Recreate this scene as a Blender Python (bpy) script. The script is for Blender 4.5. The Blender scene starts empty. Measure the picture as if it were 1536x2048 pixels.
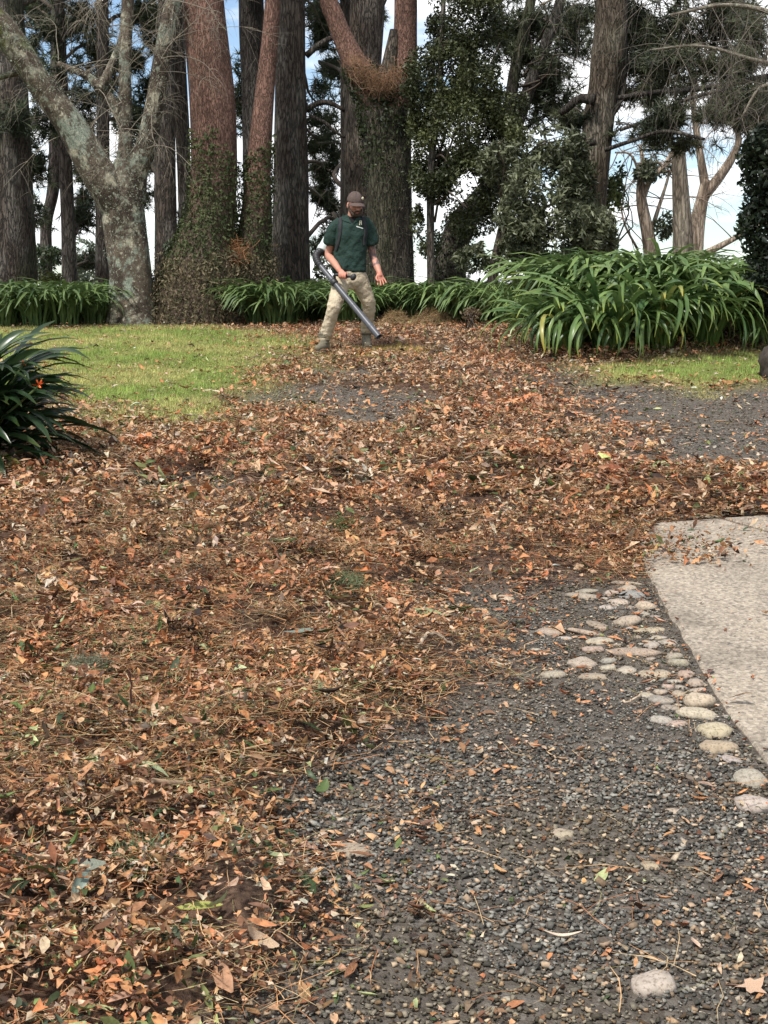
import bpy, math, random
import numpy as np
from mathutils import Vector, Matrix
from mathutils.bvhtree import BVHTree

rng = np.random.default_rng(7)
random.seed(7)
S = bpy.context.scene
COL = S.collection

# ------------------------------------------------------------------ camera
F = 2813.0                       # focal length in pixels of the 1536 x 2048 photograph
CAM_H = 1.55
PITCH = math.atan((1024 - 640) / F)
cam_d = bpy.data.cameras.new('camera')
cam_d.sensor_fit = 'VERTICAL'
cam_d.sensor_height = 36.0
cam_d.lens = F / 2048 * 36.0
cam_d.clip_start = 0.05
cam_d.clip_end = 8000
cam = bpy.data.objects.new('camera', cam_d)
COL.objects.link(cam)
cam.location = (0, 0, CAM_H)
cam.rotation_euler = (math.pi / 2 - PITCH, 0, 0)
S.camera = cam

# ------------------------------------------------------------------ sky, sun, exposure
SUN_EL, SUN_AZ = math.radians(58), math.radians(215)     # azimuth clockwise from +Y
world = bpy.data.worlds.new('World')
S.world = world
world.use_nodes = True
wn, wl = world.node_tree.nodes, world.node_tree.links
wn.clear()
w_out = wn.new('ShaderNodeOutputWorld')
w_bg = wn.new('ShaderNodeBackground')
w_bg.inputs['Strength'].default_value = 0.105
w_sky = wn.new('ShaderNodeTexSky')
w_sky.sky_type = 'NISHITA'
w_sky.sun_disc = False
w_sky.sun_elevation = SUN_EL
w_sky.sun_rotation = SUN_AZ
w_sky.air_density = 1.0
w_sky.dust_density = 0.6
w_sky.ozone_density = 1.6
w_tc = wn.new('ShaderNodeTexCoord')
w_sep = wn.new('ShaderNodeSeparateXYZ')
wl.new(w_tc.outputs['Generated'], w_sep.inputs[0])
w_zc = wn.new('ShaderNodeMath'); w_zc.operation = 'MAXIMUM'; w_zc.inputs[1].default_value = 0.0
wl.new(w_sep.outputs['Z'], w_zc.inputs[0])
w_za = wn.new('ShaderNodeMath'); w_za.operation = 'ADD'; w_za.inputs[1].default_value = 0.16
wl.new(w_zc.outputs[0], w_za.inputs[0])
w_dx = wn.new('ShaderNodeMath'); w_dx.operation = 'DIVIDE'
w_dy = wn.new('ShaderNodeMath'); w_dy.operation = 'DIVIDE'
wl.new(w_sep.outputs['X'], w_dx.inputs[0]); wl.new(w_za.outputs[0], w_dx.inputs[1])
wl.new(w_sep.outputs['Y'], w_dy.inputs[0]); wl.new(w_za.outputs[0], w_dy.inputs[1])
w_cmb = wn.new('ShaderNodeCombineXYZ')
wl.new(w_dx.outputs[0], w_cmb.inputs[0]); wl.new(w_dy.outputs[0], w_cmb.inputs[1])
w_cmb.inputs[2].default_value = 3.7
w_n = wn.new('ShaderNodeTexNoise')
w_n.inputs['Scale'].default_value = 1.15
w_n.inputs['Detail'].default_value = 6
w_n.inputs['Roughness'].default_value = 0.58
wl.new(w_cmb.outputs[0], w_n.inputs['Vector'])
w_r = wn.new('ShaderNodeValToRGB')
w_r.color_ramp.elements[0].position = 0.42
w_r.color_ramp.elements[1].position = 0.55
wl.new(w_n.outputs['Fac'], w_r.inputs['Fac'])
w_gr = wn.new('ShaderNodeValToRGB')          # cloud bodies: bright edges, greyer thick parts
w_gr.color_ramp.elements[0].position = 0.5
w_gr.color_ramp.elements[0].color = (1, 1, 1, 1)
w_gr.color_ramp.elements[1].position = 0.8
w_gr.color_ramp.elements[1].color = (0.66, 0.69, 0.74, 1)
wl.new(w_n.outputs['Fac'], w_gr.inputs['Fac'])
w_cs = wn.new('ShaderNodeVectorMath'); w_cs.operation = 'SCALE'
w_cs.inputs['Scale'].default_value = 9.0
wl.new(w_gr.outputs['Color'], w_cs.inputs[0])
w_mix = wn.new('ShaderNodeMix'); w_mix.data_type = 'RGBA'
wl.new(w_r.outputs['Color'], w_mix.inputs['Factor'])
wl.new(w_sky.outputs['Color'], w_mix.inputs['A'])
wl.new(w_cs.outputs[0], w_mix.inputs['B'])
wl.new(w_mix.outputs['Result'], w_bg.inputs['Color'])
wl.new(w_bg.outputs[0], w_out.inputs[0])

sun_d = bpy.data.lights.new('sun', 'SUN')
sun_d.energy = 3.3
sun_d.angle = math.radians(7)
sun_d.color = (1.0, 0.95, 0.88)
sun = bpy.data.objects.new('sun', sun_d)
COL.objects.link(sun)
_sd = Vector((math.sin(SUN_AZ) * math.cos(SUN_EL), math.cos(SUN_AZ) * math.cos(SUN_EL), math.sin(SUN_EL)))
sun.rotation_euler = _sd.to_track_quat('Z', 'Y').to_euler()
sun.location = (-6, -8, 14)

S.view_settings.view_transform = 'Standard'
S.view_settings.look = 'None'
S.view_settings.exposure = 0.76
S.view_settings.gamma = 1.0
S.view_settings.use_curve_mapping = False
S.render.engine = 'CYCLES'
S.cycles.max_bounces = 5
S.cycles.diffuse_bounces = 3
S.cycles.glossy_bounces = 2
S.cycles.transmission_bounces = 3
S.cycles.transparent_max_bounces = 4
S.cycles.use_denoising = True


# ------------------------------------------------------------------ small maths
def _hash(ix, iy, iz, seed):
    h = (ix.astype(np.uint32) * np.uint32(374761393)) ^ (iy.astype(np.uint32) * np.uint32(668265263)) ^ \
        (iz.astype(np.uint32) * np.uint32(2246822519)) ^ np.uint32((seed * 3266489917 + 12345) & 0xffffffff)
    h = (h ^ (h >> np.uint32(13))) * np.uint32(1274126177)
    h = (h ^ (h >> np.uint32(16))) * np.uint32(2654435761)
    h ^= h >> np.uint32(15)
    return h.astype(np.float64) / 4294967295.0


def vnoise(P, seed=0):
    P = np.asarray(P, float)
    i = np.floor(P).astype(np.int64)
    f = P - i
    u = f * f * (3 - 2 * f)
    r = 0
    for dx in (0, 1):
        wx = u[:, 0] if dx else 1 - u[:, 0]
        for dy in (0, 1):
            wy = u[:, 1] if dy else 1 - u[:, 1]
            for dz in (0, 1):
                wz = u[:, 2] if dz else 1 - u[:, 2]
                r = r + wx * wy * wz * _hash(i[:, 0] + dx, i[:, 1] + dy, i[:, 2] + dz, seed)
    return r


def fbm(P, seed=0, o=3):
    P = np.asarray(P, float)
    r, a, t = 0, 0.5, 0
    for k in range(o):
        r = r + a * vnoise(P * (2.03 ** k) + 17.3 * k, seed + k)
        t += a
        a *= 0.5
    return r / t


def fb2(x, y, s, seed=0, o=3):
    return fbm(np.stack([x * s, y * s, np.zeros_like(x) + seed * 1.7], 1), seed, o)


def sst(x, a, b):
    t = np.clip((x - a) / (b - a), 0, 1)
    return t * t * (3 - 2 * t)


# ------------------------------------------------------------------ ground profile: a drive climbing to a crest, then falling away
_py = np.arange(-20, 400, 0.1)
_pz = np.interp(_py, [-20, 0, 16.5, 19, 21, 23.5, 26, 32, 45, 80, 200, 400],
                [-1.5, 0, 1.254, 1.43, 1.525, 1.56, 1.40, 0.6, -2, -8, -22, -30])
_k = np.ones(15) / 15
_pz2 = np.convolve(np.pad(_pz, 7, mode='edge'), _k, 'valid')


def Zbase(x, y):
    x = np.asarray(x, float); y = np.asarray(y, float)
    z = np.interp(y, _py, _pz2)
    z = z + 0.42 * np.exp(-(((x - 3.1) / 1.3) ** 2 + ((y - 16.8) / 1.15) ** 2))
    return z


_fw = np.array([0, math.cos(PITCH), -math.sin(PITCH)])
_up = np.array([0, math.sin(PITCH), math.cos(PITCH)])


def W(px, py, d):
    """point of the place seen at that pixel of the photograph, d metres up the drive"""
    r = np.array([1.0, 0, 0]) * ((px - 768) / F) + _up * ((1024 - py) / F) + _fw
    return np.array([0, 0, CAM_H]) + r * (d / r[1])


def G(px, py):
    lo = 1.0
    ds = np.arange(1.5, 60, 0.02)
    r = np.array([1.0, 0, 0]) * ((px - 768) / F) + _up * ((1024 - py) / F) + _fw
    P = np.array([0, 0, CAM_H])[None] + r[None] * (ds / r[1])[:, None]
    below = P[:, 2] < Zbase(P[:, 0], P[:, 1])
    k = np.argmax(below) if below.any() else len(ds) - 1
    return P[k]


def GP(poly):
    return np.array([G(*p)[:2] for p in poly])


def sdpoly(x, y, poly):
    """signed distance, positive inside"""
    P = np.stack([x, y], 1)
    A = poly; B = np.roll(poly, -1, 0)
    dmin = np.full(len(P), 1e9)
    ins = np.zeros(len(P), bool)
    for a, b in zip(A, B):
        e = b - a
        w = P - a
        t = np.clip((w @ e) / (e @ e + 1e-12), 0, 1)
        q = w - t[:, None] * e
        dmin = np.minimum(dmin, np.hypot(q[:, 0], q[:, 1]))
        c = ((a[1] <= P[:, 1]) != (b[1] <= P[:, 1]))
        with np.errstate(divide='ignore', invalid='ignore'):
            xi = a[0] + (P[:, 1] - a[1]) / (b[1] - a[1] + 1e-15) * e[0]
        ins ^= c & (P[:, 0] < xi)
    return np.where(ins, dmin, -dmin)


POLY_GRAVEL = GP([(330, 2600), (430, 2150), (530, 1950), (600, 1750), (630, 1600), (720, 1480), (850, 1405), (910, 1310), (970, 1265),
                  (850, 1215), (870, 1178), (1000, 1168), (1150, 1155), (1300, 1140), (1900, 1130), (2200, 2600)])
POLY_SLAB = GP([(1281, 1086), (1288, 1140), (1330, 1215), (1400, 1342), (1450, 1422), (1536, 1535), (1640, 1680), (2100, 1690),
                (2100, 1030), (1536, 1034), (1420, 1042), (1310, 1052)])
POLY_LAWN = GP([(-700, 664), (100, 656), (250, 649), (420, 655), (560, 668), (612, 688), (575, 740), (480, 790), (430, 850),
                (300, 858), (190, 815), (90, 800), (-700, 850)])
POLY_LAWN2 = GP([(1165, 735), (1300, 722), (1480, 708), (1900, 700), (1900, 764), (1536, 770), (1480, 778), (1400, 792), (1300, 766), (1200, 770)])
POLY_ROAD2 = GP([(1050, 742), (1150, 735), (1290, 765), (1536, 770), (1900, 768), (1900, 965), (1536, 957), (1400, 940),
                 (1270, 902), (1165, 850), (1160, 800), (1080, 770)])
_pt = [(G(650, 790), .95, .8), (G(750, 805), .6, 1.0), (G(740, 840), .5, .4), (G(560, 800), .7, .6), (G(690, 752), .6, .8), (G(980, 1040) , .3, .2), (G(380, 985), .35, .3)]
MOSS_C = G(772, 703)


def masks(x, y):
    x = np.asarray(x, float); y = np.asarray(y, float)
    n = fb2(x, y, 1.7, 3) - .5
    n2 = fb2(x, y, 5.0, 5) - .5
    j = n * .5 + n2 * .35
    grav = sst(sdpoly(x, y, POLY_GRAVEL) + j * .75, -.20, .22)
    slab = sdpoly(x, y, POLY_SLAB)
    lawn = sst(sdpoly(x, y, POLY_LAWN) + j * 2.0, -.9, .9)
    lawn2 = sst(sdpoly(x, y, POLY_LAWN2) + j * 1.0, -.45, .35)
    road = sst(sdpoly(x, y, POLY_ROAD2) + j * 1.6, -.6, .6)
    pat = np.zeros_like(x)
    for c, a, b in _pt:
        pat = np.maximum(pat, sst(1 - np.hypot((x - c[0]) / a, (y - c[1]) / b) + j * 1.1, -.1, .6))
    moss = sst(1 - np.hypot((x - MOSS_C[0]) / .5, (y - MOSS_C[1]) / .9) + j * 1.2, 0, .35)
    grass = np.maximum(lawn, lawn2 * .95)
    gravel = np.maximum(np.maximum(grav, road * (1 - lawn2)), pat * .9)
    litter = np.clip(1 - np.maximum(grav * .96, np.maximum(road * .93, np.maximum(pat * .88, np.maximum(grass * .955, moss * .93)))), 0, 1)
    far = sst(y, 18.2, 20.0)
    litter = litter * (1 - .6 * far)
    fringe = sst(-sdpoly(x, y, POLY_GRAVEL) + j * .8, -.75, .1)
    return dict(fringe=fringe, grav=grav, slab=slab, grass=grass, gravel=gravel, litter=litter, moss=moss, road=road)


def heap(x, y, m=None):
    """low relief of the blown litter"""
    x = np.asarray(x, float); y = np.asarray(y, float)
    m = masks(x, y) if m is None else m
    n = fb2(x, y, 1.3, 11)
    n2 = fb2(x, y, 4.2, 13, 2)
    near = 1 - sst(y, 6.5, 9.5)
    n3 = fb2(x, y, 6.5, 17, 2)
    lump = near * (.06 * sst(n3, .40, .70) + .035 * sst(n2, .42, .72)) * sst(m['litter'], .55, 1.0)
    h = lump + m['litter'] * (0.012 + near * .05 * n * 1.5 + .035 * sst(n2, .5, .75) + .055 * sst(n, .48, .7) * sst(y, 5, 8) * (1 - sst(y, 15, 17)))
    return h * (.08 + .92 * sst(-m['slab'], 0, .7)) + 0.006 * (n2 - .5)


def Zg(x, y):
    m = masks(x, y)
    return Zbase(x, y) + heap(x, y, m), m


# ------------------------------------------------------------------ mesh helpers
def mesh_from(name, V, faces, col=None, smooth=False, mat=None, mat_idx=None):
    """faces: list of int arrays (n,3) or (n,4)"""
    me = bpy.data.meshes.new(name)
    V = np.ascontiguousarray(V, np.float32)
    faces = [np.asarray(f, np.int32) for f in faces if len(f)]
    me.vertices.add(len(V))
    me.vertices.foreach_set('co', V.ravel())
    loops = np.concatenate([f.ravel() for f in faces])
    tot = np.concatenate([np.full(len(f), f.shape[1], np.int32) for f in faces])
    st = np.concatenate([[0], np.cumsum(tot)[:-1]]).astype(np.int32)
    me.loops.add(len(loops))
    me.loops.foreach_set('vertex_index', loops)
    me.polygons.add(len(tot))
    me.polygons.foreach_set('loop_start', st)
    me.polygons.foreach_set('loop_total', tot)
    if smooth:
        me.polygons.foreach_set('use_smooth', np.ones(len(tot), bool))
    if col is not None:
        a = me.color_attributes.new('Col', 'FLOAT_COLOR', 'POINT')
        c = np.ones((len(V), 4), np.float32)
        c[:, :3] = col
        a.data.foreach_set('color', c.ravel())
    me.update(calc_edges=True)
    me.validate()
    if mat:
        me.materials.append(mat)
    return me


def obj(name, me, parent=None, loc=(0, 0, 0)):
    o = bpy.data.objects.new(name, me)
    COL.objects.link(o)
    o.location = loc
    if parent is not None:
        o.parent = parent
    return o


def tag(o, label=None, cat=None, group=None, kind=None):
    if label: o['label'] = label
    if cat: o['category'] = cat
    if group: o['group'] = group
    if kind: o['kind'] = kind
    return o


def thing(name, loc, label, cat, group=None):
    o = bpy.data.objects.new(name, None)
    o.empty_display_size = 0.2
    COL.objects.link(o)
    o.location = tuple(loc)
    return tag(o, label, cat, group)


class Acc:
    def __init__(s):
        s.V, s.F3, s.F4, s.C, s.n = [], [], [], [], 0

    def add(s, V, F3=None, F4=None, C=None):
        if F3 is not None and len(F3): s.F3.append(np.asarray(F3) + s.n)
        if F4 is not None and len(F4): s.F4.append(np.asarray(F4) + s.n)
        s.V.append(V)
        c = np.ones((len(V), 3)) * .5 if C is None else np.broadcast_to(np.asarray(C, float), (len(V), 3))
        s.C.append(c)
        s.n += len(V)

    def mesh(s, name, mat, smooth=False, origin=(0, 0, 0)):
        V = np.concatenate(s.V) - np.asarray(origin, float)
        f = []
        if s.F3: f.append(np.concatenate(s.F3))
        if s.F4: f.append(np.concatenate(s.F4))
        return mesh_from(name, V, f, np.concatenate(s.C), smooth, mat)


def rotz_tilt(n, tilt, r=rng):
    """random frames: yaw anywhere, tilted from the vertical by up to tilt (array)"""
    yaw = r.uniform(0, 2 * np.pi, n)
    ax = r.uniform(0, 2 * np.pi, n)
    c, s = np.cos(yaw), np.sin(yaw)
    Z = np.zeros(n); O = np.ones(n)
    Ry = np.stack([np.stack([c, -s, Z], 1), np.stack([s, c, Z], 1), np.stack([Z, Z, O], 1)], 1)
    kx, ky = np.cos(ax), np.sin(ax)
    ct, st = np.cos(tilt), np.sin(tilt)
    v = 1 - ct
    Rt = np.stack([np.stack([ct + kx * kx * v, kx * ky * v, ky * st], 1),
                   np.stack([kx * ky * v, ct + ky * ky * v, -kx * st], 1),
                   np.stack([-ky * st, kx * st, ct], 1)], 1)
    return np.einsum('nij,njk->nik', Rt, Ry)


def frames(N, r=rng):
    """frames whose z is N, spun at random"""
    N = N / (np.linalg.norm(N, axis=1, keepdims=True) + 1e-9)
    a = r.normal(size=N.shape)
    X = np.cross(N, a); X /= np.linalg.norm(X, axis=1, keepdims=True) + 1e-9
    Y = np.cross(N, X)
    return np.stack([X, Y, N], 2)


def scatter(acc, temps, P, R, Sc, C, r=rng, shade=0.0):
    """instances of template shapes written into one mesh; Sc (n,) or (n,3)"""
    n = len(P)
    if n == 0: return
    Sc = np.asarray(Sc, float)
    if Sc.ndim == 1: Sc = np.repeat(Sc[:, None], 3, 1)
    which = r.integers(0, len(temps), n)
    for k, (tv, tf) in enumerate(temps):
        idx = np.nonzero(which == k)[0]
        if len(idx) == 0: continue
        L = tv[None] * Sc[idx][:, None, :]
        V = np.einsum('nij,nvj->nvi', R[idx], L) + P[idx][:, None, :]
        nv = len(tv)
        Fs = (tf[None] + (np.arange(len(idx)) * nv)[:, None, None]).reshape(-1, tf.shape[1])
        Cc = np.repeat(C[idx], nv, 0)
        if shade:
            Cc = Cc * (1 + shade * (r.random(len(Cc))[:, None] - .5))
        acc.add(V.reshape(-1, 3), F3=Fs if tf.shape[1] == 3 else None, F4=Fs if tf.shape[1] == 4 else None, C=Cc)


def catmull(P, n):
    P = np.asarray(P, float)
    if len(P) == 2:
        t = np.linspace(0, 1, n)[:, None]
        return P[0] * (1 - t) + P[1] * t
    Q = np.vstack([2 * P[0] - P[1], P, 2 * P[-1] - P[-2]])
    seg = len(P) - 1
    u = np.linspace(0, seg, n)
    i = np.minimum(u.astype(int), seg - 1)
    t = (u - i)[:, None]
    p0, p1, p2, p3 = Q[i], Q[i + 1], Q[i + 2], Q[i + 3]
    return .5 * ((2 * p1) + (-p0 + p2) * t + (2 * p0 - 5 * p1 + 4 * p2 - p3) * t ** 2 + (-p0 + 3 * p1 - 3 * p2 + p3) * t ** 3)


def sweep(path, rad, seg=10, rough=None, cap=True, flat=None, upv=None):
    """tube along a path; rough(theta, s, point)-> radius factor; returns V, F4, F3, normals"""
    path = np.asarray(path, float); n = len(path)
    rad = np.asarray(rad, float)
    T = np.gradient(path, axis=0)
    T /= np.linalg.norm(T, axis=1, keepdims=True) + 1e-12
    ref = np.array(upv, float) if upv is not None else (np.array([1., 0, 0]) if abs(T[0][0]) < .9 else np.array([0, 1., 0]))
    A = np.zeros_like(path)
    a = ref - T[0] * (ref @ T[0]); a /= np.linalg.norm(a)
    for i in range(n):
        a = a - T[i] * (a @ T[i]); a /= np.linalg.norm(a) + 1e-12
        A[i] = a
    B = np.cross(T, A)
    th = np.linspace(0, 2 * np.pi, seg, endpoint=False)
    s = np.concatenate([[0], np.cumsum(np.linalg.norm(np.diff(path, axis=0), axis=1))])
    TH, SS = np.meshgrid(th, s)
    RR = np.repeat(rad[:, None], seg, 1)
    if rough is not None:
        RR = RR * rough(TH.ravel(), SS.ravel()).reshape(RR.shape)
    fx, fy = flat if flat is not None else (1, 1)
    N = A[:, None, :] * (np.cos(TH) * fx)[..., None] + B[:, None, :] * (np.sin(TH) * fy)[..., None]
    V = path[:, None, :] + N * RR[..., None]
    V = V.reshape(-1, 3); N = N.reshape(-1, 3)
    i = np.arange(n - 1)[:, None] * seg; k = np.arange(seg)[None]; k2 = (k + 1) % seg
    F4 = np.stack([i + k, i + k2, i + seg + k2, i + seg + k], -1).reshape(-1, 4)
    F3 = np.zeros((0, 3), int)
    if cap:
        V = np.vstack([V, path[:1], path[-1:]]); N = np.vstack([N, -T[:1], T[-1:]])
        a0, a1 = len(V) - 2, len(V) - 1
        kk = np.arange(seg); kk2 = (kk + 1) % seg
        F3 = np.vstack([np.stack([np.full(seg, a0), kk2, kk], 1),
                        np.stack([np.full(seg, a1), (n - 1) * seg + kk, (n - 1) * seg + kk2], 1)])
    return V, F4, F3, N


# ------------------------------------------------------------------ materials
def nmat(name):
    m = bpy.data.materials.new(name)
    m.use_nodes = True
    nt = m.node_tree
    b = nt.nodes['Principled BSDF']
    return m, nt, b, nt.nodes['Material Output']


def nd(nt, t, **kw):
    n = nt.nodes.new(t)
    for k, v in kw.items():
        if k in n.inputs: n.inputs[k].default_value = v
        else: setattr(n, k, v)
    return n


def mixc(nt, fac, a, b, blend='MIX'):
    n = nt.nodes.new('ShaderNodeMix'); n.data_type = 'RGBA'; n.blend_type = blend
    for s, v in (('Factor', fac), ('A', a), ('B', b)):
        if hasattr(v, 'is_output'): nt.links.new(v, n.inputs[s])
        elif s == 'Factor': n.inputs[s].default_value = v
        else: n.inputs[s].default_value = (*v, 1) if len(v) == 3 else v
    return n.outputs['Result']


def noise(nt, scale, detail=4, rough=.55, vec=None, out='Fac'):
    n = nd(nt, 'ShaderNodeTexNoise', Scale=scale, Detail=detail, Roughness=rough)
    if vec is not None: nt.links.new(vec, n.inputs['Vector'])
    return n.outputs[out]


def ramp(nt, fac, stops):
    n = nt.nodes.new('ShaderNodeValToRGB')
    e = n.color_ramp.elements
    while len(e) < len(stops): e.new(.5)
    for k, (p, c) in enumerate(stops):
        e[k].position = p
        e[k].color = (*c, 1) if len(c) == 3 else c
    nt.links.new(fac, n.inputs['Fac'])
    return n.outputs['Color']


def bump(nt, b, h, strength, dist):
    n = nd(nt, 'ShaderNodeBump', Strength=strength, Distance=dist)
    nt.links.new(h, n.inputs['Height'])
    nt.links.new(n.outputs[0], b.inputs['Normal'])
    return n


def ocoord(nt, out='Object', scale=None):
    t = nt.nodes.new('ShaderNodeTexCoord')
    if scale is None: return t.outputs[out]
    m = nd(nt, 'ShaderNodeMapping'); m.inputs['Scale'].default_value = scale
    nt.links.new(t.outputs[out], m.inputs['Vector'])
    return m.outputs['Vector']


def attr_col(nt):
    a = nt.nodes.new('ShaderNodeAttribute'); a.attribute_name = 'Col'
    return a.outputs['Color']


def translucent(nt, b, out, col, fac):
    t = nt.nodes.new('ShaderNodeBsdfTranslucent')
    nt.links.new(col, t.inputs['Color'])
    m = nt.nodes.new('ShaderNodeMixShader'); m.inputs[0].default_value = fac
    nt.links.new(b.outputs[0], m.inputs[1]); nt.links.new(t.outputs[0], m.inputs[2])
    nt.links.new(m.outputs[0], out.inputs['Surface'])


def foliage_mat(name, rough=.45, spec=.4, trans=.25, nscale=30, src='attr', var=.5):
    m, nt, b, out = nmat(name)
    if src == 'attr':
        c = attr_col(nt)
    else:
        oi = nt.nodes.new('ShaderNodeObjectInfo')
        c = oi.outputs['Color']
    n = noise(nt, nscale, 3, .6, ocoord(nt))
    f = ramp(nt, n, [(.3, (1 - var,) * 3), (.7, (1 + var * .5,) * 3)])
    c2 = mixc(nt, 1.0, c, f, 'MULTIPLY')
    nt.links.new(c2, b.inputs['Base Color'])
    b.inputs['Roughness'].default_value = rough
    b.inputs['Specular IOR Level'].default_value = spec
    if trans: translucent(nt, b, out, c2, trans)
    return m


M = {}
M['litter'] = foliage_mat('dry_leaf', .75, .25, .12, 60, 'attr', .45)
M['fallen'] = foliage_mat('fallen_leaf', .5, .4, .12, 35, 'obj', .55)
M['foliage'] = foliage_mat('glossy_leaf', .45, .3, .22, 9, 'attr', .35)
M['ivy'] = foliage_mat('ivy_leaf', .75, .15, .15, 9, 'attr', .45)
M['needles'] = foliage_mat('pine_needle', .55, .3, .2, 6, 'attr', .3)
M['grass'] = foliage_mat('grass_blade', .6, .25, .3, 5, 'attr', .3)
M['twig'] = foliage_mat('twig_bark', .85, .2, 0, 25, 'attr', .5)


def strap_mat(name, c0, c1, rough):
    m, nt, b, out = nmat(name)
    oi = nt.nodes.new('ShaderNodeObjectInfo')
    base = ramp(nt, oi.outputs['Random'], [(0, c0), (.55, tuple((a + d) / 2 for a, d in zip(c0, c1))), (.97, c1), (1.0, (.26, .24, .06))])
    att = attr_col(nt)          # r: 0 base .. 1 tip, g: across the blade
    sep = nt.nodes.new('ShaderNodeSeparateColor'); nt.links.new(att, sep.inputs[0])
    pale = ramp(nt, sep.outputs[0], [(0, (.75, .85, .55)), (.25, (.95, .98, .9)), (.86, (1, 1, 1)), (.94, (1.2, 1.05, .75)), (1, (1.7, 1.2, .7))])
    c = mixc(nt, 1.0, base, pale, 'MULTIPLY')
    rib = ramp(nt, sep.outputs[1], [(.40, (1, 1, 1)), (.5, (1.5, 1.45, 1.35)), (.6, (1, 1, 1))])
    c = mixc(nt, .6, c, rib, 'MULTIPLY')
    n = noise(nt, 14, 3, .6, ocoord(nt, 'Object', (1, 1, .3)))
    c = mixc(nt, .5, c, ramp(nt, n, [(.3, (.6, .6, .6)), (.7, (1.25, 1.25, 1.25))]), 'MULTIPLY')
    nt.links.new(c, b.inputs['Base Color'])
    b.inputs['Roughness'].default_value = rough
    b.inputs['Specular IOR Level'].default_value = .35
    translucent(nt, b, out, c, .22)
    return m


M['strap'] = strap_mat('agapanthus_leaf', (.045, .095, .03), (.17, .25, .08), .34)
M['clivia'] = strap_mat('clivia_leaf', (.014, .034, .014), (.04, .07, .028), .28)


def bark_mat(name, zs, scale, strength, dist, dark=.35, rough=.9):
    m, nt, b, out = nmat(name)
    v = ocoord(nt, 'Object', (1, 1, zs))
    vo = nd(nt, 'ShaderNodeTexVoronoi', Scale=scale, feature='DISTANCE_TO_EDGE')
    wv = mixc(nt, .12, v, noise(nt, scale * .6, 3, .6, v, 'Color'))
    nt.links.new(wv, vo.inputs['Vector'])
    n = noise(nt, scale * 2.2, 5, .65, v)
    cr = ramp(nt, vo.outputs['Distance'], [(0, (dark,) * 3), (.18, (1, 1, 1))])
    fine = ramp(nt, n, [(.25, (.45, .45, .45)), (.75, (1.5, 1.5, 1.5))])
    c = mixc(nt, 1.0, mixc(nt, 1.0, attr_col(nt), cr, 'MULTIPLY'), fine, 'MULTIPLY')
    nt.links.new(c, b.inputs['Base Color'])
    b.inputs['Roughness'].default_value = rough
    b.inputs['Specular IOR Level'].default_value = .2
    h = mixc(nt, .45, cr, n)
    bump(nt, b, h, strength, dist)
    return m


M['bark'] = bark_mat('pine_bark', .17, 24, 1.0, .05, .34)
M['bark_red'] = bark_mat('reddish_bark', .25, 30, .9, .03, .4)
M['bark_lichen'] = bark_mat('lichen_bark', .7, 34, .7, .02, .6)
def add_lichen(m):
    nt = m.node_tree; b = nt.nodes['Principled BSDF']
    src = b.inputs['Base Color'].links[0].from_socket
    v = ocoord(nt)
    for sc, lo, hi, col, k in ((9, .575, .61, (.25, .27, .21), .7), (23, .58, .62, (.38, .365, .28), .85), (14, .54, .58, (.06, .048, .036), .75), (60, .6, .64, (.2, .23, .15), .7)):
        n = noise(nt, sc, 8, .68, v)
        f = ramp(nt, n, [(lo, (0, 0, 0)), (hi, (k, k, k))])
        src = mixc(nt, f, src, col)
    nt.links.new(src, b.inputs['Base Color'])


add_lichen(M['bark_lichen'])
M['bark_pale'] = bark_mat('peeling_bark', .16, 16, .9, .04, .45)


def ground_material():
    m, nt, b, out = nmat('ground_earth')
    a = attr_col(nt)
    sep = nt.nodes.new('ShaderNodeSeparateColor'); nt.links.new(a, sep.inputs[0])
    v = ocoord(nt)
    n1 = noise(nt, 28, 6, .7, v); n2 = noise(nt, 5, 4, .6, v); n3 = noise(nt, 120, 3, .6, v)
    lit = ramp(nt, n1, [(.25, (.03, .018, .013)), (.5, (.10, .06, .04)), (.75, (.24, .15, .10))])  # litter bed, darkened to paint shade into the gaps between leaves
    dirt = ramp(nt, n1, [(.3, (.058, .048, .039)), (.7, (.18, .145, .112))])
    vo = nd(nt, 'ShaderNodeTexVoronoi', Scale=55); nt.links.new(v, vo.inputs['Vector'])
    gr = mixc(nt, .55, ramp(nt, vo.outputs['Color'], [(.1, (.032, .031, .027)), (.6, (.085, .083, .075)), (.95, (.21, .205, .185))]), dirt)
    gs = ramp(nt, n2, [(.3, (.12, .14, .04)), (.55, (.17, .185, .055)), (.75, (.26, .24, .10))])
    c = mixc(nt, sep.outputs[0], dirt, lit)
    c = mixc(nt, sep.outputs[2], c, gr)
    c = mixc(nt, sep.outputs[1], c, gs)
    nt.links.new(c, b.inputs['Base Color'])
    b.inputs['Roughness'].default_value = .95
    b.inputs['Specular IOR Level'].default_value = .15
    bump(nt, b, mixc(nt, .5, n1, n3), .8, .03)
    return m


M['ground'] = ground_material()


def simple(name, col, rough=.6, spec=.4, nscale=None, var=.3, bstr=0, bdist=.01, bscale=None, metal=0):
    m, nt, b, out = nmat(name)
    if nscale:
        n = noise(nt, nscale, 4, .6, ocoord(nt))
        c = mixc(nt, 1.0, col, ramp(nt, n, [(.3, (1 - var,) * 3), (.7, (1 + var,) * 3)]), 'MULTIPLY')
        nt.links.new(c, b.inputs['Base Color'])
        if bstr: bump(nt, b, noise(nt, bscale or nscale, 4, .6, ocoord(nt)), bstr, bdist)
    else:
        b.inputs['Base Color'].default_value = (*col, 1)
    b.inputs['Roughness'].default_value = rough
    b.inputs['Specular IOR Level'].default_value = spec
    b.inputs['Metallic'].default_value = metal
    return m


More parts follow.
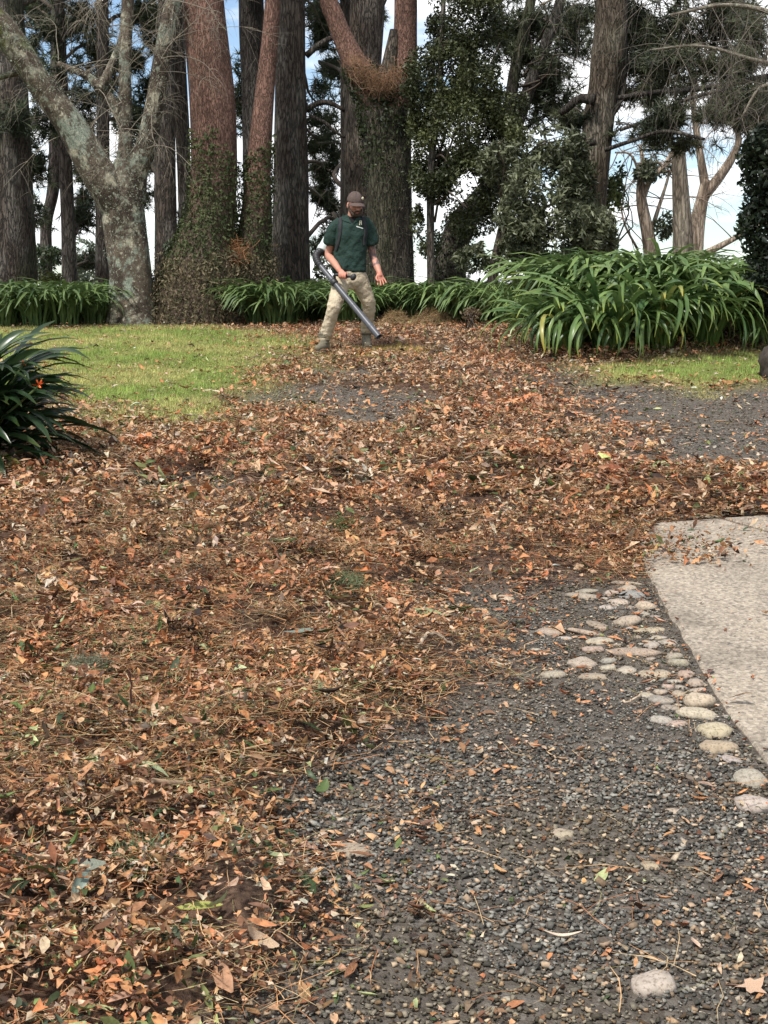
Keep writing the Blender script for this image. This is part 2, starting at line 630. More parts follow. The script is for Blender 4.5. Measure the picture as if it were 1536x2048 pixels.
def attr_mat(name, rough, spec, nscale, var, bstr=0, bdist=.005):
    m, nt, b, out = nmat(name)
    n = noise(nt, nscale, 4, .6, ocoord(nt))
    c = mixc(nt, 1.0, attr_col(nt), ramp(nt, n, [(.3, (1 - var,) * 3), (.7, (1 + var,) * 3)]), 'MULTIPLY')
    nt.links.new(c, b.inputs['Base Color'])
    b.inputs['Roughness'].default_value = rough
    b.inputs['Specular IOR Level'].default_value = spec
    if bstr: bump(nt, b, n, bstr, bdist)
    return m


M['gravel'] = attr_mat('blue_metal_gravel', .95, .12, 90, .35)


def stone_material():
    m, nt, b, out = nmat('river_stone')
    oi = nt.nodes.new('ShaderNodeObjectInfo')
    v = ocoord(nt)
    n = noise(nt, 22, 5, .65, v); n2 = noise(nt, 130, 3, .6, v)
    c = mixc(nt, 1, oi.outputs['Color'], ramp(nt, n, [(.25, (.6, .58, .55)), (.5, (1, 1, 1)), (.8, (1.25, 1.2, 1.12))]), 'MULTIPLY')
    c = mixc(nt, .7, c, ramp(nt, n2, [(.36, (.4, .37, .33)), (.5, (1, 1, 1))]), 'MULTIPLY')
    nt.links.new(c, b.inputs['Base Color'])
    b.inputs['Roughness'].default_value = .85
    b.inputs['Specular IOR Level'].default_value = .3
    bump(nt, b, mixc(nt, .5, n, n2), .35, .006)
    return m


M['stone'] = stone_material()


def concrete_material():
    m, nt, b, out = nmat('exposed_aggregate_concrete')
    v = ocoord(nt)
    vo = nd(nt, 'ShaderNodeTexVoronoi', Scale=85); nt.links.new(v, vo.inputs['Vector'])
    n = noise(nt, 3.0, 5, .6, v); n2 = noise(nt, 160, 4, .7, v); n4 = noise(nt, 55, 5, .75, v)
    agg = ramp(nt, vo.outputs['Color'], [(.08, (.06, .05, .04)), (.35, (.23, .185, .14)), (.7, (.36, .305, .235)), (.95, (.50, .44, .36))])
    c = mixc(nt, .45, agg, (.30, .265, .22))
    c = mixc(nt, .55, c, ramp(nt, n4, [(.36, (.3, .28, .26)), (.5, (.95, .93, .9)), (.65, (1.15, 1.12, 1.06))]), 'MULTIPLY')
    c = mixc(nt, 1, c, ramp(nt, n, [(.28, (.6, .6, .6)), (.5, (.95, .95, .95)), (.7, (1.1, 1.1, 1.09))]), 'MULTIPLY')
    nt.links.new(c, b.inputs['Base Color'])
    b.inputs['Roughness'].default_value = .88
    b.inputs['Specular IOR Level'].default_value = .25
    bump(nt, b, mixc(nt, .5, vo.outputs['Distance'], n2), .6, .006)
    return m


M['concrete'] = concrete_material()

# ------------------------------------------------------------------ ground: one sheet to the horizon
xs = np.concatenate([[-3000, -1200, -500, -200, -90, -45, -25, -16, -11, -8.5], np.arange(-7, 7.01, .075), [8.5, 11, 16, 25, 45, 90, 200, 500, 1200, 3000]])
ys = np.concatenate([[-600, -150, -40, -12, -4, 0, 1], np.arange(1.6, 12, .065), np.arange(12, 26, .09), [26.5, 27.5, 29, 31, 34, 38, 44, 52, 65, 85, 120, 180, 300, 600, 1500, 4000]])
X, Y = np.meshgrid(xs, ys)
x, y = X.ravel(), Y.ravel()
z, mk = Zg(x, y)
inside = (np.abs(x) < 7.5) & (y < 26) & (y > 1)
zb_ = Zbase(x, y)
z = np.where(inside, zb_ + (z - zb_) * (1 - .38 * mk['litter']) - .014 * mk['litter'], zb_)
z = np.where(mk['slab'] > 0.04, z - .05, z)
litm = np.where(inside, mk['litter'], .3)
gcol = np.stack([litm, np.where(y < 28, mk['grass'], .7), mk['gravel']], 1)
nx_, ny_ = len(xs), len(ys)
i = (np.arange(ny_ - 1)[:, None] * nx_ + np.arange(nx_ - 1)[None]).ravel()
g_me = mesh_from('ground', np.stack([x, y, z], 1), [np.stack([i, i + 1, i + nx_ + 1, i + nx_], 1)], gcol, True, M['ground'])
tag(obj('ground', g_me), kind='structure')

# ------------------------------------------------------------------ concrete path: two slabs with a joint
def slab_mesh(name, poly, thick=.06, lift=.012):
    P = np.asarray(poly)
    Q = []
    for a, b in zip(P, np.roll(P, -1, 0)):
        k = max(1, int(np.linalg.norm(b - a) / .05))
        for t in range(k): Q.append(a + (b - a) * t / k)
    Q = np.array(Q)
    j = (fb2(Q[:, 0], Q[:, 1], 14, 21, 3) - .5) * .035
    c = Q.mean(0)
    dirv = Q - c; dirv /= np.linalg.norm(dirv, axis=1, keepdims=True)
    Q = Q + dirv * j[:, None]
    zt = Zbase(Q[:, 0], Q[:, 1]) + lift
    n = len(Q)
    inner = Q - dirv * .012
    V = np.vstack([np.c_[Q, zt - thick], np.c_[Q, zt - .008], np.c_[inner, zt]])
    k = np.arange(n); k2 = (k + 1) % n
    F4 = np.vstack([np.stack([k, k2, n + k2, n + k], 1), np.stack([n + k, n + k2, 2 * n + k2, 2 * n + k], 1)])
    me = bpy.data.meshes.new(name)
    faces = [tuple(f) for f in F4] + [tuple(2 * n + k)]
    me.from_pydata([tuple(v) for v in V], [], faces)
    me.materials.append(M['concrete'])
    me.update()
    return me


JA, JB = G(1436, 1040)[:2], G(1536, 1068)[:2]
jd = (JB - JA) / np.linalg.norm(JB - JA)
jn = np.array([-jd[1], jd[0]])


def clip_half(poly, p, n):
    out = []
    P = list(poly)
    for a, b in zip(P, P[1:] + P[:1]):
        da, db = (a - p) @ n, (b - p) @ n
        if da >= 0: out.append(a)
        if da * db < 0: out.append(a + (b - a) * da / (da - db))
    return np.array(out)


path_root = thing('concrete_path', (0, 0, 0), None, None)
path_root['kind'] = 'structure'
for s in (1, -1):
    pl = clip_half(POLY_SLAB, JA + jn * s * .022, jn * s)
    if len(pl) > 2: obj('slab', slab_mesh('slab', pl), path_root)


# ------------------------------------------------------------------ litter templates
def frag(k, seed, crinkle=.5, lobes=True):
    r = np.random.default_rng(seed)
    th = np.sort(r.uniform(0, 2 * np.pi, k) * .25 + np.linspace(0, 2 * np.pi, k, endpoint=False) * 1.0)
    rad = r.uniform(.3, 1.0, k)
    V = np.c_[np.cos(th) * rad, np.sin(th) * rad * .75, r.uniform(-.4 * crinkle, crinkle, k) * rad]
    V = np.vstack([V, [[0, 0, r.uniform(-.2, .35)]]])
    kk = np.arange(k)
    return V, np.stack([kk, (kk + 1) % k, np.full(k, k)], 1)


def blade_t(n, wid, curl, bend, seed, fold=.15):
    """elliptic leaf along x from -1 to 1: 3 points across"""
    r = np.random.default_rng(seed)
    t = np.linspace(0, 1, n + 1)
    w = wid * np.sin(np.pi * np.clip(t * .94 + .03, 0, 1)) ** .8
    xx = np.linspace(-1, 1, n + 1)
    zz = curl * (xx ** 2) + bend * np.sin(xx * 2.2 + r.uniform(0, 2)) * .25
    yy = bend * .3 * xx ** 2
    V = []
    for k in range(n + 1):
        V += [[xx[k], yy[k] - w[k], zz[k] + fold * w[k] * 2], [xx[k], yy[k], zz[k]], [xx[k], yy[k] + w[k], zz[k] + fold * w[k] * 2]]
    Fq = []
    for k in range(n):
        a = 3 * k
        Fq += [[a, a + 3, a + 4, a + 1], [a + 1, a + 4, a + 5, a + 2]]
    return np.array(V), np.array(Fq)


def strand(seed, n=3, w=.012, curve=.35):
    r = np.random.default_rng(seed)
    P = np.zeros((n + 1, 3)); P[:, 0] = np.linspace(-1, 1, n + 1)
    P[:, 1] = curve * r.uniform(-1, 1) * P[:, 0] ** 2 + r.normal(0, .05, n + 1)
    P[:, 2] = r.normal(0, .05, n + 1)
    ww = np.array([w] * n + [w * .3])
    V = np.concatenate([P + np.c_[np.zeros(n + 1), ww, np.zeros(n + 1)], P - np.c_[np.zeros(n + 1), ww, -ww * .6]])
    k = np.arange(n)
    return V, np.stack([k, k + 1, n + 2 + k, n + 1 + k], 1)


FR6 = [frag(k, s, .8) for s, k in enumerate([5, 6, 5, 6, 5, 7, 6, 5, 6, 5])]
FR4 = [frag(4, 50 + s, .7) for s in range(8)]
EL3 = [blade_t(3, w, c, b, 90 + q, f) for q, (w, c, b, f) in enumerate([(.34, .12, .2, .2), (.4, -.2, .3, .3), (.3, .3, -.3, .45), (.45, .1, .4, .1), (.25, .25, .2, .6)])]
ST3 = [strand(s, 3, .009) for s in range(8)]
ST2 = [strand(30 + s, 2, .012) for s in range(6)]

PAL = np.array([[.40, .205, .105], [.33, .14, .065], [.50, .315, .19], [.58, .42, .29], [.24, .115, .065], [.13, .068, .045],
                [.05, .032, .026], [.44, .235, .11], [.70, .56, .43], [.42, .28, .20], [.32, .22, .15]])
PW_near = np.array([16, 13, 10, 5.5, 13, 11, 7, 11, 3., 7, 6.])
PW_mid = np.array([13, 9, 14, 12, 9, 8, 4, 9, 7, 9, 8.])


def pick_col(n, wts, jit=.3, r=rng):
    c = PAL[r.choice(len(PAL), n, p=wts / wts.sum())]
    return c * (1 + jit * (r.random((n, 1)) - .5)) * (1 + .1 * (r.random((n, 3)) - .5))


def sample_band(d0, d1, dens, margin=1.1, r=rng):
    """uniform points over the strip of ground between d0 and d1 as wide as the view and a margin"""
    wmax = .275 * d1 + margin
    n = int(2 * wmax * (d1 - d0) * dens)
    x = r.uniform(-wmax, wmax, n); y = r.uniform(d0, d1, n)
    k = (np.abs(x) < .275 * y + margin) & ((np.abs(x) < .275 * y + .25) | (r.random(n) < .4))
    return x[k], y[k]


TONGUE = G(1325, 1113)
bands = [(2.2, 3.6, 10500), (3.6, 5, 8800), (5, 7, 5600), (7, 10.5, 2700), (10.5, 15, 1600), (15, 21, 950)]
EL2 = [blade_t(2, w_, c_, b_, 190 + q_, f_) for q_, (w_, c_, b_, f_) in enumerate([(.4, .15, .2, .2), (.46, -.2, .3, .35), (.36, .35, -.3, .5), (.5, .1, .4, .1)])]
acc = Acc(); acc_n = Acc(); acc_g = Acc()
for bi, (d0, d1, dens) in enumerate(bands):
    x, y = sample_band(d0, d1, dens)
    # sprays and clumps: part of the pieces gather round loose centres
    cx, cy = sample_band(d0, d1, 26 if d0 < 7 else 12)
    crad = rng.uniform(.03, .085, len(cx)) * (1 if d0 < 7 else 1.5)
    ctint = np.exp(rng.normal(0, .30, (len(cx), 1))) * np.array([1.12, .93, .82]) ** rng.uniform(-1.1, 1.0, (len(cx), 1))
    order = np.argsort(cx); cxs, cys = cx[order], cy[order]
    cl_on = rng.random(len(x)) < .5
    ci = np.clip(np.searchsorted(cxs, x) + rng.integers(-30, 31, len(x)), 0, len(cxs) - 1)
    # take the nearest of a few candidate centres
    best = np.full(len(x), 1e9); bi2 = ci.copy()
    for _q in range(24):
        cand = np.clip(np.searchsorted(cxs, x) + rng.integers(-40, 41, len(x)), 0, len(cxs) - 1)
        dd_ = np.hypot(cxs[cand] - x, cys[cand] - y)
        m_ = dd_ < best
        best = np.where(m_, dd_, best); bi2 = np.where(m_, cand, bi2)
    cid = order[bi2]
    cl_on &= best < .6
    g1, g2 = rng.normal(size=len(x)), rng.normal(size=len(x))
    x = np.where(cl_on, cx[cid] + g1 * crad[cid], x); y = np.where(cl_on, cy[cid] + g2 * crad[cid], y)
    cup = np.where(cl_on, np.exp(-(g1 ** 2 + g2 ** 2) * .6) * crad[cid] * .75 * rng.random(len(x)), 0)
    z, mk = Zg(x, y)
    tongue = sst(1 - np.hypot((x - TONGUE[0]) / .42, (y - TONGUE[1]) / .30) + (fb2(x, y, 6, 91) - .5), 0, .5)
    keep = rng.random(len(x)) < np.maximum(mk['litter'] * (.55 + .8 * fb2(x, y, 2.6, 31)), np.where(mk['slab'] > 0, .05, np.where(mk['grass'] > .5, .09, (.025 + .26 * mk['fringe'] * mk['grav']) * (9000 / max(dens, 5000)) ** .5 * .8))) * np.where(mk['slab'] > 0.02, .05, 1) + np.where(mk['slab'] > 0, .75 * tongue, 0)
    x, y, z = x[keep], y[keep], z[keep] + np.where(mk['slab'][keep] > 0, .014, 0)
    lit = mk['litter'][keep]; cup = cup[keep]; cl_on = cl_on[keep]; cid = cid[keep]
    n = len(x)
    clump = fb2(x, y, 3.1, 37)
    pink = fb2(x, y, .9, 41)
    # colours: clumps of orange conifer litter, patches of tan broad leaves
    t = sst((y - 5) / 6, 0, 1)
    cn = pick_col(n, PW_near); cm = pick_col(n, PW_mid)
    C = np.where((rng.random(n) < t)[:, None], cm, cn)
    C = C * (1 + (clump[:, None] - .5) * 1.2 - .16 * (1 - t[:, None]) + .16) * np.where(pink[:, None] > .52, np.array([1.06, 1.0, .97]), np.array([.98, 1.04, 1.05]))
    C = np.where(cl_on[:, None], C * ctint[cid], C)
    gr = (~cl_on | (rng.random(n) < .2)) & (rng.random(n) < (.06 + .16 * sst(fb2(x, y, 1.9, 43), .5, .7)))
    gcolr = np.array([[.045, .075, .03], [.10, .14, .05], [.30, .34, .17], [.16, .18, .07], [.06, .08, .05]])[rng.integers(0, 5, n)]
    C = np.where(gr[:, None], gcolr * (1 + .4 * (rng.random((n, 1)) - .5)), C)
    fluff = lit * (.6 + .8 * clump)
    up = rng.random(n) ** 1.6 * .048 * fluff * (1.2 if d0 < 7 else 1)
    P = np.c_[x, y, z + .004 + up + cup]
    R = rotz_tilt(n, np.abs(rng.normal(0, .75, n)) * (.4 + .6 * lit))
    ell = rng.random(n) < (.15 if d0 < 7 else .34)
    size = np.where(ell, rng.uniform(.011, .031, n), rng.uniform(.005, .019, n)) * (1 if d0 < 7 else 1.25)
    size = size * (.88 if d0 < 5 else 1.0)
    size = np.where(rng.random(n) < (.07 if d0 < 5 else .10), size * 1.6, size)
    size = np.where(np.abs(x) > .275 * y + .25, size * 1.4, size)
    C = C * np.exp(rng.normal(.0, .36, (n, 1)))
    C = C * np.array([1.0, .965, .91])
    C = C * np.minimum(1, .52 / C.max(1, keepdims=True))
    size = np.where(gr & ell, size * 1.15, size)
    scatter(acc, FR6 if d0 < 5 else FR4, P[~ell], R[~ell], size[~ell], C[~ell], shade=.25)
    scatter(acc, EL3 if d0 < 5 else EL2, P[ell], R[ell], size[ell], C[ell], shade=.2)
    # pine needles and thin stems
    nn = [4600, 3600, 2400, 1000, 450, 220][bi]
    x, y = sample_band(d0, d1, nn)
    z, mk = Zg(x, y)
    keep = rng.random(len(x)) < np.maximum(mk['litter'] ** 1.7 * (.25 + 1.3 * sst(fb2(x, y, 1.6, 47), .35, .65)), .012) * np.where(mk['slab'] > 0, .04, 1)
    x, y, z = x[keep], y[keep], z[keep]
    n = len(x)
    npal = np.array([1.0, .98, .92]) * np.array([[.42, .22, .10], [.34, .15, .07], [.52, .33, .18], [.25, .11, .055], [.46, .34, .2], [.22, .2, .09]])
    C = npal[rng.integers(0, 6, n)] * (1 + .4 * (rng.random((n, 1)) - .5))
    P = np.c_[x, y, z + .012 + rng.random(n) ** 1.5 * .035]
    R = rotz_tilt(n, np.abs(rng.normal(0, .16, n)))
    L = rng.uniform(.03, .10, n)
    wsc = np.full(n, .11) if d0 < 7 else np.full(n, .17)
    scatter(acc_n, ST3 if d0 < 3 else ST2, P, R, np.c_[L, np.where(rng.random(n) < .5, wsc, wsc * .8), L * .6], C)
litter_o = obj('leaf_litter', acc.mesh('leaf_litter', M['litter']))
tag(litter_o, 'brown carpet of dry crumpled leaves over the drive', 'leaf litter', kind='stuff')
tag(obj('pine_needle_litter', acc_n.mesh('pine_needle_litter', M['litter'])), 'fallen brown pine needles and stalks strewn over the leaves', 'pine needles', kind='stuff')

# ------------------------------------------------------------------ gravel
def rock_t(seed, kind=0):
    r = np.random.default_rng(seed)
    if kind == 0:
        V = np.array([[a, b, c] for a in (-1, 1) for b in (-1, 1) for c in (-1, 1)], float)
        V = V * r.uniform(.55, 1.0, V.shape) * np.array([1, .8, .62])
        Fq = np.array([[0, 1, 3, 2], [4, 6, 7, 5], [0, 4, 5, 1], [2, 3, 7, 6], [0, 2, 6, 4], [1, 5, 7, 3]])
        return V, np.vstack([Fq[:, [0, 1, 2]], Fq[:, [0, 2, 3]]])
    V = np.array([[1, 0, 0], [-1, 0, 0], [0, 1, 0], [0, -1, 0], [0, 0, 1], [0, 0, -1]], float) * r.uniform(.7, 1.1, (6, 3))
    V = V + r.normal(0, .15, V.shape); V[:, 2] *= .6
    f = np.array([[0, 2, 4], [2, 1, 4], [1, 3, 4], [3, 0, 4], [2, 0, 5], [1, 2, 5], [3, 1, 5], [0, 3, 5]])
    return V, f


# ------------------------------------------------------------------ lawn grass
acc = Acc()
GB = []
for s in range(6):
    r = np.random.default_rng(s + 300)
    b = r.uniform(-.5, .5); c = r.uniform(-.5, .5)
    GB.append((np.array([[-.10, 0, 0], [.10, 0, 0], [.07 + b * .3, c * .3, .55], [-.05 + b * .3, c * .3, .55], [b, c, 1]]), np.array([[0, 1, 2], [0, 2, 3], [3, 2, 4]])))
GB = [(np.array([[-.09, 0, 0], [.09, 0, 0], [v[4][0] * .45, v[4][1] * .45, .6], v[4]]), np.array([[0, 1, 2], [1, 3, 2]])) for v, f in GB]
for d0, d1, dens in ((9.0, 12, 3800), (12, 16, 3000), (16, 21.5, 2300)):
    x, y = sample_band(d0, d1, dens)
    z, mk = Zg(x, y)
    pn = .5 + 1.4 * (fb2(x, y, 1.3, 61) - .5); pn2 = .5 + 1.6 * (fb2(x, y, 5, 63) - .5)
    gr = np.maximum(mk['grass'], mk['moss'] * .9)
    keep = rng.random(len(x)) < gr * (.4 + .9 * pn2)
    x, y, z, pn, pn2, gk, mo = x[keep], y[keep], z[keep], pn[keep], pn2[keep], mk['grass'][keep], mk['moss'][keep]
    n = len(x)
    base = np.array([.30, .38, .095]); yel = np.array([.52, .48, .18]); grn = np.array([.15, .26, .065])
    f = sst(pn, .4, .65)[:, None]
    C = base * (1 - f) + yel * f
    C = C * (1 - .35 * sst(pn2, .5, .8)[:, None]) + grn * .35 * sst(pn2, .5, .8)[:, None]
    e = (1 - sst(gk, .3, .9))[:, None]
    C = C * (1 - e) + np.array([.44, .36, .14]) * e
    C = C * (1 + .9 * (rng.random((n, 1)) - .5)) * (.75 + .5 * pn2[:, None])
    C = C * (1 - .0) * np.where((mo > gk)[:, None], np.array([1.15, 1.0, .7]), 1.0)
    h = rng.uniform(.012, .045, n) * (.5 + .7 * np.maximum(gk, mo)) * (.5 + pn2)
    scatter(acc, GB, np.c_[x, y, z - .002], rotz_tilt(n, np.abs(rng.normal(0, .35, n))), np.c_[np.full(n, .04), np.full(n, .04), h], C)
tag(obj('grass', acc.mesh('grass', M['grass'])), 'short yellow-green lawn grass beside the drive', 'grass', kind='stuff')

# ------------------------------------------------------------------ river stones set in the gravel
TAN, GRY, BLU, PNK, WHT, BRN, YEL = ((.31, .245, .175), (.28, .25, .21), (.185, .19, .2), (.35, .24, .17), (.38, .335, .27), (.21, .155, .115), (.345, .27, .185))
CN = {TAN: 'tan', GRY: 'grey', BLU: 'blue-grey', PNK: 'pinkish', WHT: 'pale', BRN: 'brown', YEL: 'yellowish'}
_z = [(685, 488, 190, 25, BRN), (455, 535, 150, 35, GRY), (440, 565, 190, 45, TAN), (610, 540, 90, 40, TAN), (700, 515, 105, 40, TAN), (718, 555, 160, 50, BLU),
      (640, 595, 120, 40, TAN), (585, 628, 95, 30, WHT), (805, 620, 105, 60, PNK), (785, 668, 85, 40, WHT), (695, 705, 150, 70, YEL), (835, 760, 185, 32, TAN),
      (240, 770, 150, 50, TAN), (525, 730, 130, 30, BRN), (460, 775, 205, 32, PNK), (550, 748, 85, 25, PNK), (335, 808, 80, 25, GRY), (540, 825, 170, 45, WHT),
      (880, 808, 120, 18, GRY), (840, 850, 90, 42, WHT), (940, 835, 100, 42, GRY), (490, 872, 135, 45, PNK), (740, 890, 290, 48, PNK), (980, 875, 50, 25, PNK),
      (968, 910, 95, 35, GRY), (1000, 950, 120, 55, WHT), (590, 940, 85, 45, BLU), (430, 950, 155, 65, TAN), (265, 1020, 150, 50, WHT), (580, 980, 100, 40, WHT),
      (690, 998, 110, 55, WHT), (500, 1035, 185, 50, TAN), (855, 1020, 175, 55, TAN), (1042, 1020, 95, 58, PNK), (975, 1062, 90, 32, WHT), (935, 1092, 65, 40, PNK),
      (1010, 1097, 75, 35, GRY), (1098, 1070, 85, 55, TAN), (890, 1122, 80, 40, TAN), (1000, 1135, 80, 45, BRN), (1105, 1112, 100, 25, TAN), (805, 1145, 90, 60, GRY),
      (895, 1172, 155, 55, GRY), (1118, 1170, 175, 105, YEL), (955, 1215, 110, 35, GRY), (1110, 1248, 220, 75, WHT), (900, 1285, 140, 50, GRY), (985, 1310, 135, 42, PNK),
      (1205, 1348, 190, 100, TAN), (1232, 1440, 205, 90, PNK), (1035, 1488, 65, 28, TAN), (1310, 1520, 115, 40, GRY), (1412, 1628, 200, 105, GRY), (1440, 1775, 210, 130, WHT),
      (960, 1825, 135, 45, TAN), (1045, 1700, 90, 25, TAN), (315, 1955, 130, 60, TAN), (150, 880, 70, 24, GRY), (870, 832, 55, 20, GRY), (1225, 1502, 60, 30, BLU)]
stones = [(1016 + a / 2.926, 1000 + b / 2.926, w / 2.926, h / 2.926, c) for a, b, w, h, c in _z]
_rs = np.random.default_rng(321)
for _q in range(34):
    _t = _rs.random(); _e = (1290 + _t * 190, 1185 + _t * 285)
    stones.append((_e[0] - 12 - 115 * _rs.random() ** 1.3, _e[1] + _rs.normal(0, 8), _rs.uniform(12, 23), _rs.uniform(6, 10), [GRY, TAN, WHT, BRN][_rs.integers(0, 4)]))
stones += [(701, 1702, 84, 34, TAN), (1306, 1966, 86, 52, WHT), (887, 1182, 45, 16, TAN), (1012, 1197, 32, 13, PNK), (947, 1277, 50, 18, WHT), (1125, 1668, 45, 18, TAN),
           (1302, 1732, 46, 20, YEL), (768, 1046, 62, 18, TAN), (1290, 1027, 32, 11, TAN), (1428, 1031, 44, 9, TAN), (1497, 1025, 34, 9, GRY), (1372, 1033, 52, 9, TAN),
           (1168, 1766, 26, 16, WHT), (1010, 2000, 30, 14, GRY), (1330, 2038, 36, 14, WHT)]


def pebble(seed, a, b, c, nu=14, nv=9):
    r = np.random.default_rng(seed)
    th = np.linspace(0, 2 * np.pi, nu, endpoint=False); ph = np.linspace(-np.pi / 2, np.pi / 2, nv)[1:-1]
    TH, PH = np.meshgrid(th, ph)
    D = np.stack([np.cos(PH) * np.cos(TH), np.cos(PH) * np.sin(TH), np.sin(PH)], -1).reshape(-1, 3)
    D = np.vstack([D, [[0, 0, -1], [0, 0, 1]]])
    p = 2.4
    nrm = (np.abs(D) ** p).sum(1) ** (1 / p)
    off = r.uniform(0, 50, 3)
    V = D / nrm[:, None] * (1 + .6 * (fbm(D * 1.3 + off, seed, 2) - .5) + .10 * (fbm(D * 4 + off, seed + 5, 2) - .5))[:, None]
    V *= np.array([a, b, c])
    m = nv - 2
    i = np.arange(m - 1)[:, None] * nu; k = np.arange(nu)[None]; k2 = (k + 1) % nu
    F4 = np.stack([i + k, i + k2, i + nu + k2, i + nu + k], -1).reshape(-1, 4)
    kk = np.arange(nu); kk2 = (kk + 1) % nu
    F3 = np.vstack([np.stack([np.full(nu, m * nu), kk2, kk], 1), np.stack([np.full(nu, m * nu + 1), (m - 1) * nu + kk, (m - 1) * nu + kk2], 1)])
    return V, F4, F3


ORD = ['', 'second ', 'third ', 'fourth ', 'fifth ', 'sixth ', 'seventh ', 'eighth ', 'ninth ', 'tenth ', 'eleventh ', 'twelfth ', 'thirteenth ', 'fourteenth ',
       'fifteenth ', 'sixteenth ', 'seventeenth ', 'eighteenth ', 'nineteenth ', 'twentieth ']
_cnt = {}
STONE_FOOT = []
for k, (px, py, w, h, c) in enumerate(sorted(stones, key=lambda s: -s[1])):
    p = G(px, py + h * .25)
    d = p[1]
    a = w / 2 / F * d
    asp = h / w
    b = a * max(.3, min(.95, 2.3 * asp))
    cc = a * max(.14, min(.52, .85 * asp))
    rs = np.random.default_rng(900 + k)
    V, F4, F3 = pebble(900 + k, a * 1.1, b * 1.05, cc * 1.15)
    me = mesh_from('river_stone', V, [F4, F3], None, True, M['stone'])
    o = obj('river_stone', me, None, (p[0], p[1], p[2] + cc * .34))
    o.rotation_euler = (rs.normal(0, .08), rs.normal(0, .1), rs.normal(0, .22))
    t = rs.uniform(.82, 1.15)
    c_ = c; c = tuple(.5 * v + .5 * u for v, u in zip(c, (.30, .265, .215)))
    o.color = (c[0] * t, c[1] * t * rs.uniform(.96, 1.04), c[2] * t * rs.uniform(.92, 1.06), 1)
    c = c_
    STONE_FOOT.append((p[0], p[1], a, b))
    big = 'large' if w > 60 else (('tiny' if w < 24 else 'small') if w < 36 else 'mid-sized')
    key = (big, CN[c]); q = _cnt.get(key, 0); _cnt[key] = q + 1
    if py < 1040 and px > 1250:
        lab = f'{big} {CN[c]} stone at the far edge of the concrete, {["leftmost", "second from left", "third from left", "rightmost"][sorted([1290, 1372, 1428, 1497]).index(int(px))]}'
    else:
        lab = f'{big} {CN[c]} river stone bedded in gravel, {ORD[q]}nearest of that size and colour'
    tag(o, lab, 'stone', 'river stones along the concrete path')

RK = [rock_t(s) for s in range(12)]
RK8 = [rock_t(s + 40, 1) for s in range(8)]
for d0, d1, dens, kind in ((2.2, 4.0, 11500, 0), (4.0, 7.0, 10500, 0), (7.0, 16.5, 1300, 1)):
    x, y = sample_band(d0, d1, dens)
    z, mk = Zg(x, y)
    keep = (rng.random(len(x)) < np.maximum(mk['gravel'], .10 if d0 < 7 else 0) * (.55 + .7 * fb2(x, y, 2.2, 53)) * (1 - .35 * sst(fb2(x, y, 2.4, 59), .5, .65))) & (mk['slab'] < -.01) & (mk['grass'] < .5)
    x, y, z = x[keep], y[keep], z[keep]
    n = len(x)
    foot = np.ones(n, bool)
    for (qx, qy, qa, qb) in STONE_FOOT:
        foot &= ((x - qx) / qa) ** 2 + ((y - qy) / qb) ** 2 > .72
    x, y, z = x[foot], y[foot], z[foot]
    n = len(x)
    s = .0023 + .0056 * rng.random(n) ** 2.1
    s = np.where(rng.random(n) < .04, s * 1.5, s)
    s = np.where(np.abs(x) > .275 * y + .25, s * 1.5, s)
    if kind: s *= 1.6
    g = .045 + .19 * rng.random(n) ** 1.6
    C = np.c_[g, g, g] * np.array([1.05, 1.0, .87])
    br = rng.random(n)
    C = np.where((br < .2)[:, None], C * np.array([1.5, 1.15, .9]), C)
    C = np.where((br > .965)[:, None], np.array([.34, .29, .23]) * (1 + .5 * (rng.random((n, 1)) - .5)), C)
    bp = sst(fb2(x, y, 2.4, 59), .45, .65)[:, None]
    C = C * (1 - bp) + C * np.array([1.08, .98, .82]) * .92 * bp
    P = np.c_[x, y, z + s * .35 + (0.004 if d0 < 7 else 0) * rng.random(n)]
    scatter(acc_g, RK8 if d0 >= 4 else RK, P, rotz_tilt(n, np.abs(rng.normal(0, .45, n))), s[:, None] * np.c_[rng.uniform(.8, 1.5, n), rng.uniform(.75, 1.2, n), rng.uniform(.5, 1.05, n)], C)
tag(obj('gravel', acc_g.mesh('gravel', M['gravel'])), 'dark blue-grey crushed gravel of the driveway', 'gravel', kind='stuff')


# rock at the edge of the lawn, half out of view
p = G(1545, 765)
V, F4, F3 = pebble(77, .17, .15, .19, 24, 16)
V = V * (1 + .9 * (fbm(V * 7 + 3, 3, 3) - .5))[:, None] + (fbm(V * 30, 5, 3) - .5)[:, None] * .04
ro = obj('rock', mesh_from('rock', V, [F4, F3], None, True, M['stone']), None, (p[0] + .06, p[1] + .1, p[2] + .13))
ro.color = (.045, .036, .029, 1)
tag(ro, 'rough dark brown rock standing on the lawn edge', 'rock')

# ------------------------------------------------------------------ single fallen leaves, twigs, lichen tufts
LEAFM = [mesh_from('leaf_blade', *(lambda V, f: (V, [f]))(*blade_t(6, w, c, b, 500 + q, f)), None, True, M['fallen'])
         for q, (w, c, b, f) in enumerate([(.36, .10, .25, .15), (.42, -.22, .3, .25), (.30, .35, -.3, .4), (.44, .16, .5, .08), (.27, .3, .4, .5), (.33, -.3, .2, .2), (.4, .5, .3, .35)])]
STRIPM = [mesh_from('leaf_blade', *(lambda V, f: (V, [f]))(*blade_t(8, w, c, b, 600 + q, f)), None, True, M['fallen'])
          for q, (w, c, b, f) in enumerate([(.10, .1, .5, .3), (.14, .25, -.5, .5), (.08, -.1, .7, .3)])]


